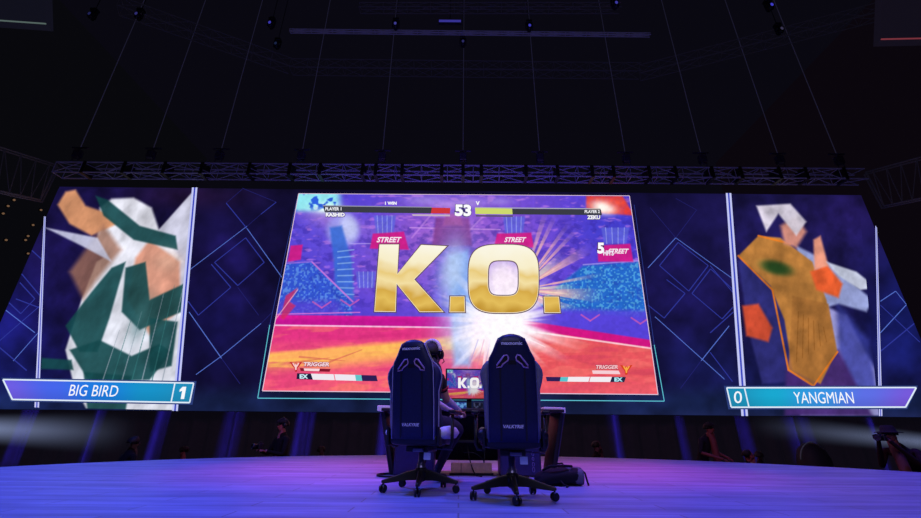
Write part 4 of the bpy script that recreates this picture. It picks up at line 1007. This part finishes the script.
# --- people working on the hall floor behind the stage
FL = -1.15
def worker(name, head_px, y, lab, face=0.0, lean=0.0, crouch=False, arms='camera', hat=None, headphones=False, cloth=(20,18,24), skc=(96,52,58), sleeves=False, scale=1.0, skc_e=None):
    hc = P(*head_px, y); t = empty(name, (hc.x, y, FL)); hz = (hc.z-FL)
    fw = Vector((sin(face), -cos(face), 0)); rt_ = Vector((cos(face), sin(face), 0))   # facing the camera at face=0
    up = Vector((0,0,1)); h = Vector((0, 0, hz)); k = scale
    sc_ = h - fw*.04*k - fw*lean*.2 - up*.24*k
    if crouch: hip = Vector((0,0,max(.32,hz*.42))) - fw*(.15+lean*.45)
    else: hip = Vector((0,0,hz*.56)) - fw*(.06+lean*.5)
    ck = mat('cloth_%d_%d_%d' % cloth, cloth, .9, 0, .3, 25, .2); sm = mat('skin_%d_%d_%d' % skc, skc, .7, 0, .1, 30)
    n = {'pel':(*hip,.13*k),'sp':(*hip.lerp(sc_,.5),.13*k,.12*k),'ch':(*hip.lerp(sc_,.85),.155*k,.12*k),'nb':(*(sc_+up*.05),.075*k),'nk':(*(h-up*.12*k-fw*.02),.052*k),'jw':(*(h-up*.065*k+fw*.02),.062*k),'sk':(*h,.084*k),'cr':(*(h+up*.07*k-fw*.01),.06*k),'ns':(*(h+fw*.10*k-up*.02*k),.012)}
    e = [('pel','sp',0),('sp','ch',0),('ch','nb',0),('nb','nk',1),('nk','jw',1),('jw','sk',1),('sk','cr',1),('jw','ns',1)]
    fing = MB()
    for s, q in ((1,'r'),(-1,'l')):
        sh = sc_+rt_*(.19*k*s)
        if arms == 'camera': el = sh+fw*.12+rt_*(.07*s)-up*.24*k; wr_ = h+fw*(.26*k)+rt_*(.07*s)-up*.10*k
        elif arms == 'rig': el = sh+fw*.1+rt_*(.10*s)-up*.26*k; wr_ = sh+fw*.34-rt_*(.06*s)-up*.2*k
        elif arms == 'out': el = sh+rt_*(.13*s)-up*.26*k; wr_ = sh+fw*.32+rt_*(-.02*s)-up*.36*k
        else: el = sh+rt_*(.06*s)-up*.28*k; wr_ = el+fw*.2-up*.12*k
        d_ = (wr_-el).normalized()
        n.update({'s'+q:(*sh,.062*k),'a'+q:(*sh.lerp(el,.55),.05*k),'e'+q:(*el,.042*k),'f'+q:(*el.lerp(wr_,.4),.04*k),'w'+q:(*wr_,.027*k),'p'+q:(*(wr_+d_*.055),.034*k,.02*k)})
        z_ = 0 if sleeves else 1; e += [('ch','s'+q,0),('s'+q,'a'+q,0),('a'+q,'e'+q,0),('e'+q,'f'+q,z_),('f'+q,'w'+q,z_),('w'+q,'p'+q,1)]
        hand(fing, wr_, d_, up, -rt_*s, .17, .5)
        hp2 = hip+rt_*(.10*k*s)-up*.03
        if crouch: kn_ = Vector((0,0,.42))+fw*.30+rt_*(.17*s); an_ = Vector((0,0,.1))+fw*(.08-.05*s)+rt_*(.15*s)
        else: kn_ = Vector((0,0,hip.z*.53))+rt_*(.11*s)+fw*.04; an_ = Vector((0,0,.1))+rt_*(.12*s)-fw*.03
        n.update({'h'+q:(*hp2,.098*k),'t'+q:(*hp2.lerp(kn_,.5),.085*k),'k'+q:(*kn_,.062*k),'c'+q:(*kn_.lerp(an_,.4),.058*k),'n'+q:(*an_,.04*k),'l'+q:(*(an_-up*.055),.038),'o'+q:(*(an_+fw*.16-up*.065),.034)})
        e += [('pel','h'+q,0),('h'+q,'t'+q,0),('t'+q,'k'+q,0),('k'+q,'c'+q,0),('c'+q,'n'+q,0),('n'+q,'l'+q,2),('l'+q,'o'+q,2)]
    figure('body', n, e, [ck, sm, shoe], 'pel', [(fing, 1)], t)
    # face
    f = MB()
    for s in (-1,1): f.ball(h+fw*.082*k+rt_*(.03*k*s)+up*.008, .010*k, 8, 6)
    f.obj('eyes', mat('eye_dark', (8,8,10)), t, True)
    MB().tube([h+fw*.088*k+rt_*.022*k*s_-up*(.062*k) for s_ in (-1,-.3,.3,1)], .005, 6).obj('mouth', mat('lip_dark', (70,30,36)), t, True)
    hb = MB(); rings = []
    for i in range(8):
        a0 = i/7*pi*.6; r_ = .096*k*sin(a0)+.002; rings.append([h-fw*(.01+.035*i/7)+Vector((r_*cos(a), r_*sin(a), .014*k+.098*k*cos(a0))) for a in [2*pi*j/16 for j in range(16)]])
    hb.loft(rings).obj('hair', hair, t, True)
    if hat == 'cap':
        hb = MB(); rings = []
        for i in range(7):
            a0 = i/6*pi*.5; r_ = .108*k*sin(a0)+.002; rings.append([h+Vector((r_*cos(a), r_*sin(a), .035*k+.09*k*cos(a0))) for a in [2*pi*j/18 for j in range(18)]])
        c_ = hb.loft(rings).obj('cap', mat('cap_dark', (22,16,20), .9), t, True)
        br_ = [h+fw*(.09*k+.1*k*sin(a))*1+rt_*(.085*k*cos(a))+up*.035*k for a in [pi*j/10 for j in range(11)]]
        MB().prism(br_, (0,0,.008)).obj('cap_brim', mat('cap_dark', (22,16,20), .9), c_)
    if hat == 'brim':
        c_ = MB().lathe([(.001,.13*k),(.07*k,.125*k),(.088*k,.10*k),(.1*k,.03*k),(.105*k,.025*k)], h, 18).obj('hat', mat('hat_dark', (30,18,26), .9), t, True)
        MB().lathe([(.09*k,.032*k),(.17*k,.018*k),(.175*k,.026*k),(.09*k,.042*k)], h, 20).obj('hat_brim', mat('hat_dark', (30,18,26), .9), c_, True)
    if headphones:
        o = MB().tube([h+rt_*(.1*k*cos(a))+up*(.01+.118*k*sin(a)) for a in [pi*j/12 for j in range(13)]], .014*k, 6).obj('headset_band', plastic, t, True)
        for s in (-1,1): MB().ball(h+rt_*(.098*k*s)-up*.01, (.03*k,.04*k,.045*k)).obj('ear_cup', plastic, t, True)
    if arms in ('camera', 'rig'):
        cam_pos = h+fw*.33*k-up*.05*k if arms == 'camera' else h+fw*.36*k-up*.36*k
        cmr = empty('video_camera', Vector(t.location)+cam_pos, face); cb = mat('camera_body', (24,24,30), .4, 0, .1, 30)
        MB().box((0,0,0),(.13,.10,.10)).obj('camera_body', cb, cmr, bevel=.012)
        MB().lathe([(.045,.04),(.045,.10),(.052,.105),(.052,.15),(.045,.152),(.04,.13)], (0,0,0), 18, 'Y').obj('lens_barrel', cb, cmr, True)
        MB().lathe([(.001,.135),(.04,.136)], (0,0,0), 18, 'Y').obj('lens_glass', mat('lens_glass', (60,60,90), .1), cmr)
        MB().box((0,.0,.065),(.05,.06,.03)).obj('viewfinder', cb, cmr, bevel=.006)
        MB().box((-.085,.0,.01),(.01,.07,.06)).obj('side_screen', cb, cmr)
        tag(cmr, 'dark camera of the ' + lab.split(' leaning')[0].split(' standing')[0], 'camera')
    tag(t, lab, 'person')
    return t
worker('person', (282.5,425), 9.3, 'camera operator with dark cap standing behind the stage left of the desk, holding a rig', face=radians(-42), arms='rig', hat='cap', headphones=True, sleeves=True, scale=1.1, skc=(150,84,92), cloth=(20,20,24))
worker('person', (135,442), 8.9, 'crouching person with curly dark hair below the left name banner', face=radians(150), crouch=True, arms='down', cloth=(14,14,16), skc=(50,36,40), sleeves=True)
worker('person', (183.5,451.5), 10.8, 'low seated person in a dark red cap behind the stage, second from the left', face=radians(10), crouch=True, arms='down', hat='cap', cloth=(18,16,22), skc=(110,52,60))
worker('person', (321,451), 10.8, 'crouching person barely lit beside the curtain left of the desk', face=radians(20), crouch=True, arms='down', skc=(60,38,50), cloth=(16,14,18))
worker('person', (597,446), 10.8, 'crouching person looking sideways behind the stage right of the backpack', face=radians(50), crouch=True, arms='down', skc=(80,46,58), cloth=(22,16,22))
worker('person', (709.5,428), 10.0, 'bearded-looking operator in a pale cap leaning with forearm out, right of the game picture', face=radians(35), lean=.5, arms='out', hat='cap', skc=(124,58,62), cloth=(34,32,42))
worker('person', (748.5,455), 10.0, 'low person whose lit face shows under the right artwork', face=radians(20), crouch=True, arms='down', skc=(130,62,64), cloth=(20,14,18))
worker('person', (759.5,456), 10.6, 'person with reddish hair crouched behind the lit face under the right artwork', face=radians(130), crouch=True, arms='down', skc=(80,40,46), cloth=(30,18,24))
worker('person', (889,434), 7.4, 'photographer in a brimmed hat leaning forward at the right border, aiming a camera', face=radians(-62), lean=.9, arms='camera', hat='brim', sleeves=True, cloth=(44,26,38), skc=(110,60,66), scale=1.05)

# dome-shaped covered case behind the stage at the right
dm = empty('covered_case', (P(811,450,10.2).x, 10.2, FL))
MB().loft([[Vector((r_*cos(a), r_*.8*sin(a), z)) for a in [2*pi*k/24 for k in range(24)]] for r_, z in ((.34,0),(.36,.5),(.36,.85),(.34,1.1),(.28,1.28),(.16,1.40),(.02,1.44))]).obj('cover', mat('cover_dark', (22,24,30), .7), dm, True)
MB().tube([Vector((.37*cos(a), -.1, 1.0+.45*sin(a))) for a in [radians(80+8*k) for k in range(12)]], .012, 6).obj('pale_rim', mat('rim_pale', (80,84,96), .5, 0, .1, 20, .5, (26,28,36)), dm, True)  # rim material carries a weak glow of its own
tag(dm, 'dark dome-shaped covered case with a pale rim behind the stage at the right', 'case')

# two hazy side beams, painted as cones that glow by themselves
def beam(A, B, r0, r1, rgb, k, lab):
    A = Vector(A); B = Vector(B); d = B-A; Lb = d.length
    m = bpy.data.materials.new('beam_glow'); m.use_nodes = True; nt = m.node_tree; nt.nodes.clear()
    o = nt.nodes.new('ShaderNodeOutputMaterial'); e = nt.nodes.new('ShaderNodeEmission'); e.inputs['Color'].default_value = (*lin(rgb), 1)
    tc = nt.nodes.new('ShaderNodeTexCoord'); sp = nt.nodes.new('ShaderNodeSeparateXYZ'); nt.links.new(tc.outputs['Object'], sp.inputs[0])
    def M(op, a, b=None, c=None):
        n_ = nt.nodes.new('ShaderNodeMath'); n_.operation = op
        for i, q in enumerate((a, b, c)):
            if q is None: continue
            if isinstance(q, (int, float)): n_.inputs[i].default_value = q
            else: nt.links.new(q, n_.inputs[i])
        return n_.outputs[0]
    t_ = M('DIVIDE', sp.outputs['Z'], Lb)
    rad = M('SQRT', M('ADD', M('MULTIPLY', sp.outputs['X'], sp.outputs['X']), M('MULTIPLY', sp.outputs['Y'], sp.outputs['Y'])))
    rr = M('MULTIPLY_ADD', t_, r1-r0, r0)
    fal = M('POWER', M('MAXIMUM', M('SUBTRACT', 1.0, M('DIVIDE', rad, rr)), 0.0), 1.5)
    fade = M('POWER', M('MAXIMUM', M('SUBTRACT', 1.0, t_), 0.0), 1.6)
    st = M('MULTIPLY', M('MULTIPLY', fal, fade), k)
    nt.links.new(st, e.inputs['Strength']); nt.links.new(e.outputs[0], o.inputs['Volume'])
    rg = [[Vector((r_*cos(a), r_*sin(a), z)) for a in [2*pi*j/24 for j in range(24)]] for r_, z in ((r0,0),(r1,Lb))]
    ob = MB().loft(rg).obj('light_beam', m)
    ob.rotation_mode = 'QUATERNION'; ob.rotation_quaternion = d.to_track_quat('Z', 'Y'); ob.location = A
    tag(ob, lab, 'light beam', None, 'stuff')
def ext(a, b, k): return a + (a-b)*k
def side_lamp(loc, toward, lab):
    t = empty('floor_spotlight', (loc[0], loc[1], FL)); h = loc[2]-FL; b = mat('fixture_black', (30,30,36)); dx = 1 if toward > 0 else -1
    MB().lathe([(.02,0),(.26,0),(.26,.03),(.04,.06)], (0,0,0), 18).obj('stand_base', b, t); MB().tube([(0,0,.05),(0,0,h-.2)], .03, 8).obj('stand_pole', b, t)
    MB().lathe([(.12,-.2),(.19,-.1),(.2,.12),(.18,.16)] if dx > 0 else [(.18,-.16),(.2,-.12),(.19,.1),(.12,.2)], (0,0,h), 20, 'X').obj('lamp_head', b, t, True)
    MB().lathe([(.001,dx*.165),(.17,dx*.165)], (0,0,h), 20, 'X').obj('lens', glow('lens_white', (220,228,255), 1.5), t); tag(t, lab, 'stage light')
bl0 = ext(P(-60,427,13), P(135,434,13), .75); br0 = ext(P(975,447,12.6), P(745,424,13.3), .55)
side_lamp(bl0, 1, 'white spotlight on a stand at the far left end of the drape'); side_lamp(br0, -1, 'white spotlight on a stand at the far right end of the drape')
beam(bl0+Vector((.2,0,0)), P(135,434,13), .16, .66, (160,176,224), 3.2, 'pale hazy beam entering from the left under the video wall')
beam(br0-Vector((.2,0,0)), P(745,424,13.3), .16, .46, (160,176,224), 2.6, 'pale hazy beam entering from the right under the video wall')

# ================================================================== LIGHT
def spot(name, loc, target, rgb, power, angle, blend=.8, size=.3):
    l = bpy.data.lights.new(name, 'SPOT'); l.energy = power; l.color = lin(rgb); l.spot_size = radians(angle); l.spot_blend = blend; l.shadow_soft_size = size
    o = bpy.data.objects.new(name, l); C.objects.link(o); o.location = loc
    o.rotation_euler = (Vector(target)-Vector(loc)).to_track_quat('-Z', 'Y').to_euler(); return o
def area(name, loc, target, rgb, power, sx, sy):
    l = bpy.data.lights.new(name, 'AREA'); l.energy = power; l.color = lin(rgb); l.shape = 'RECTANGLE'; l.size = sx; l.size_y = sy
    o = bpy.data.objects.new(name, l); C.objects.link(o); o.location = loc
    o.rotation_euler = (Vector(target)-Vector(loc)).to_track_quat('-Z', 'Y').to_euler(); return o
spot('wash_blue_left', (-5,5,10), (-4.6,4.4,0), (48,96,255), 6200, 70, 1)
spot('wash_blue_mid', (0,3,10), (0,3.2,0), (70,80,255), 2600, 44, 1)
spot('wash_violet_right', (5.5,5,10), (5.2,4.4,0), (88,84,255), 4300, 70, 1)
spot('wash_magenta_left', (-1.6,7.2,9), (-1.5,6.2,0), (240,70,180), 2500, 32, 1)
spot('wash_magenta_right', (2.2,7.2,9), (2.1,6.2,0), (235,66,190), 2400, 30, 1)
area('front_fill', (0,-2.5,5), (0,4.5,.6), (210,204,255), 115, 5, 1.5)
spot('player_key', (1.6,.6,5), (-.22,4.5,.95), (255,225,235), 170, 12, .7)
spot('top_truss_wash', (0,9.5,3), (0,13.2,9.2), (92,80,255), 700, 120, 1)
area('behind_stage_fill', (0,4.5,4.2), (0,10,-.4), (255,150,190), 90, 9, .6)
# tall unseen strip lamps facing the drape, in place of its uplights
for x, y, k in ((3,430,1.0),(78,432,1.3),(146,436,1.5),(216,436,1.0),(226,436,.8),(293,430,1.5),(303,430,.9),(380,436,2.0),(622,436,1.6),(690,432,1.3),(757,432,1.2),(806,432,.9),(820,440,.7),(891,420,1.3),(12,425,.8)):
    q = P(x, 430, 14.3); l = bpy.data.lights.new('drape_strip_lamp', 'AREA'); l.shape = 'RECTANGLE'; l.size = .07; l.size_y = 1.9; l.color = lin((78,60,255)); l.energy = 3.0*k; l.spread = radians(50)
    o = bpy.data.objects.new('drape_strip_lamp', l); C.objects.link(o); o.location = (q.x, 14.4, .25); o.rotation_euler = (pi/2, radians(4 if x < 460 else -4), 0); o.rotation_euler = (Vector((0,1,0)).to_track_quat('-Z','Y')).to_euler(); o.rotation_euler.y = radians(2 if x < 460 else -2)
w = bpy.data.worlds.new('world'); S.world = w; w.use_nodes = True
w.node_tree.nodes['Background'].inputs[0].default_value = (.006,.006,.012,1); w.node_tree.nodes['Background'].inputs[1].default_value = 1
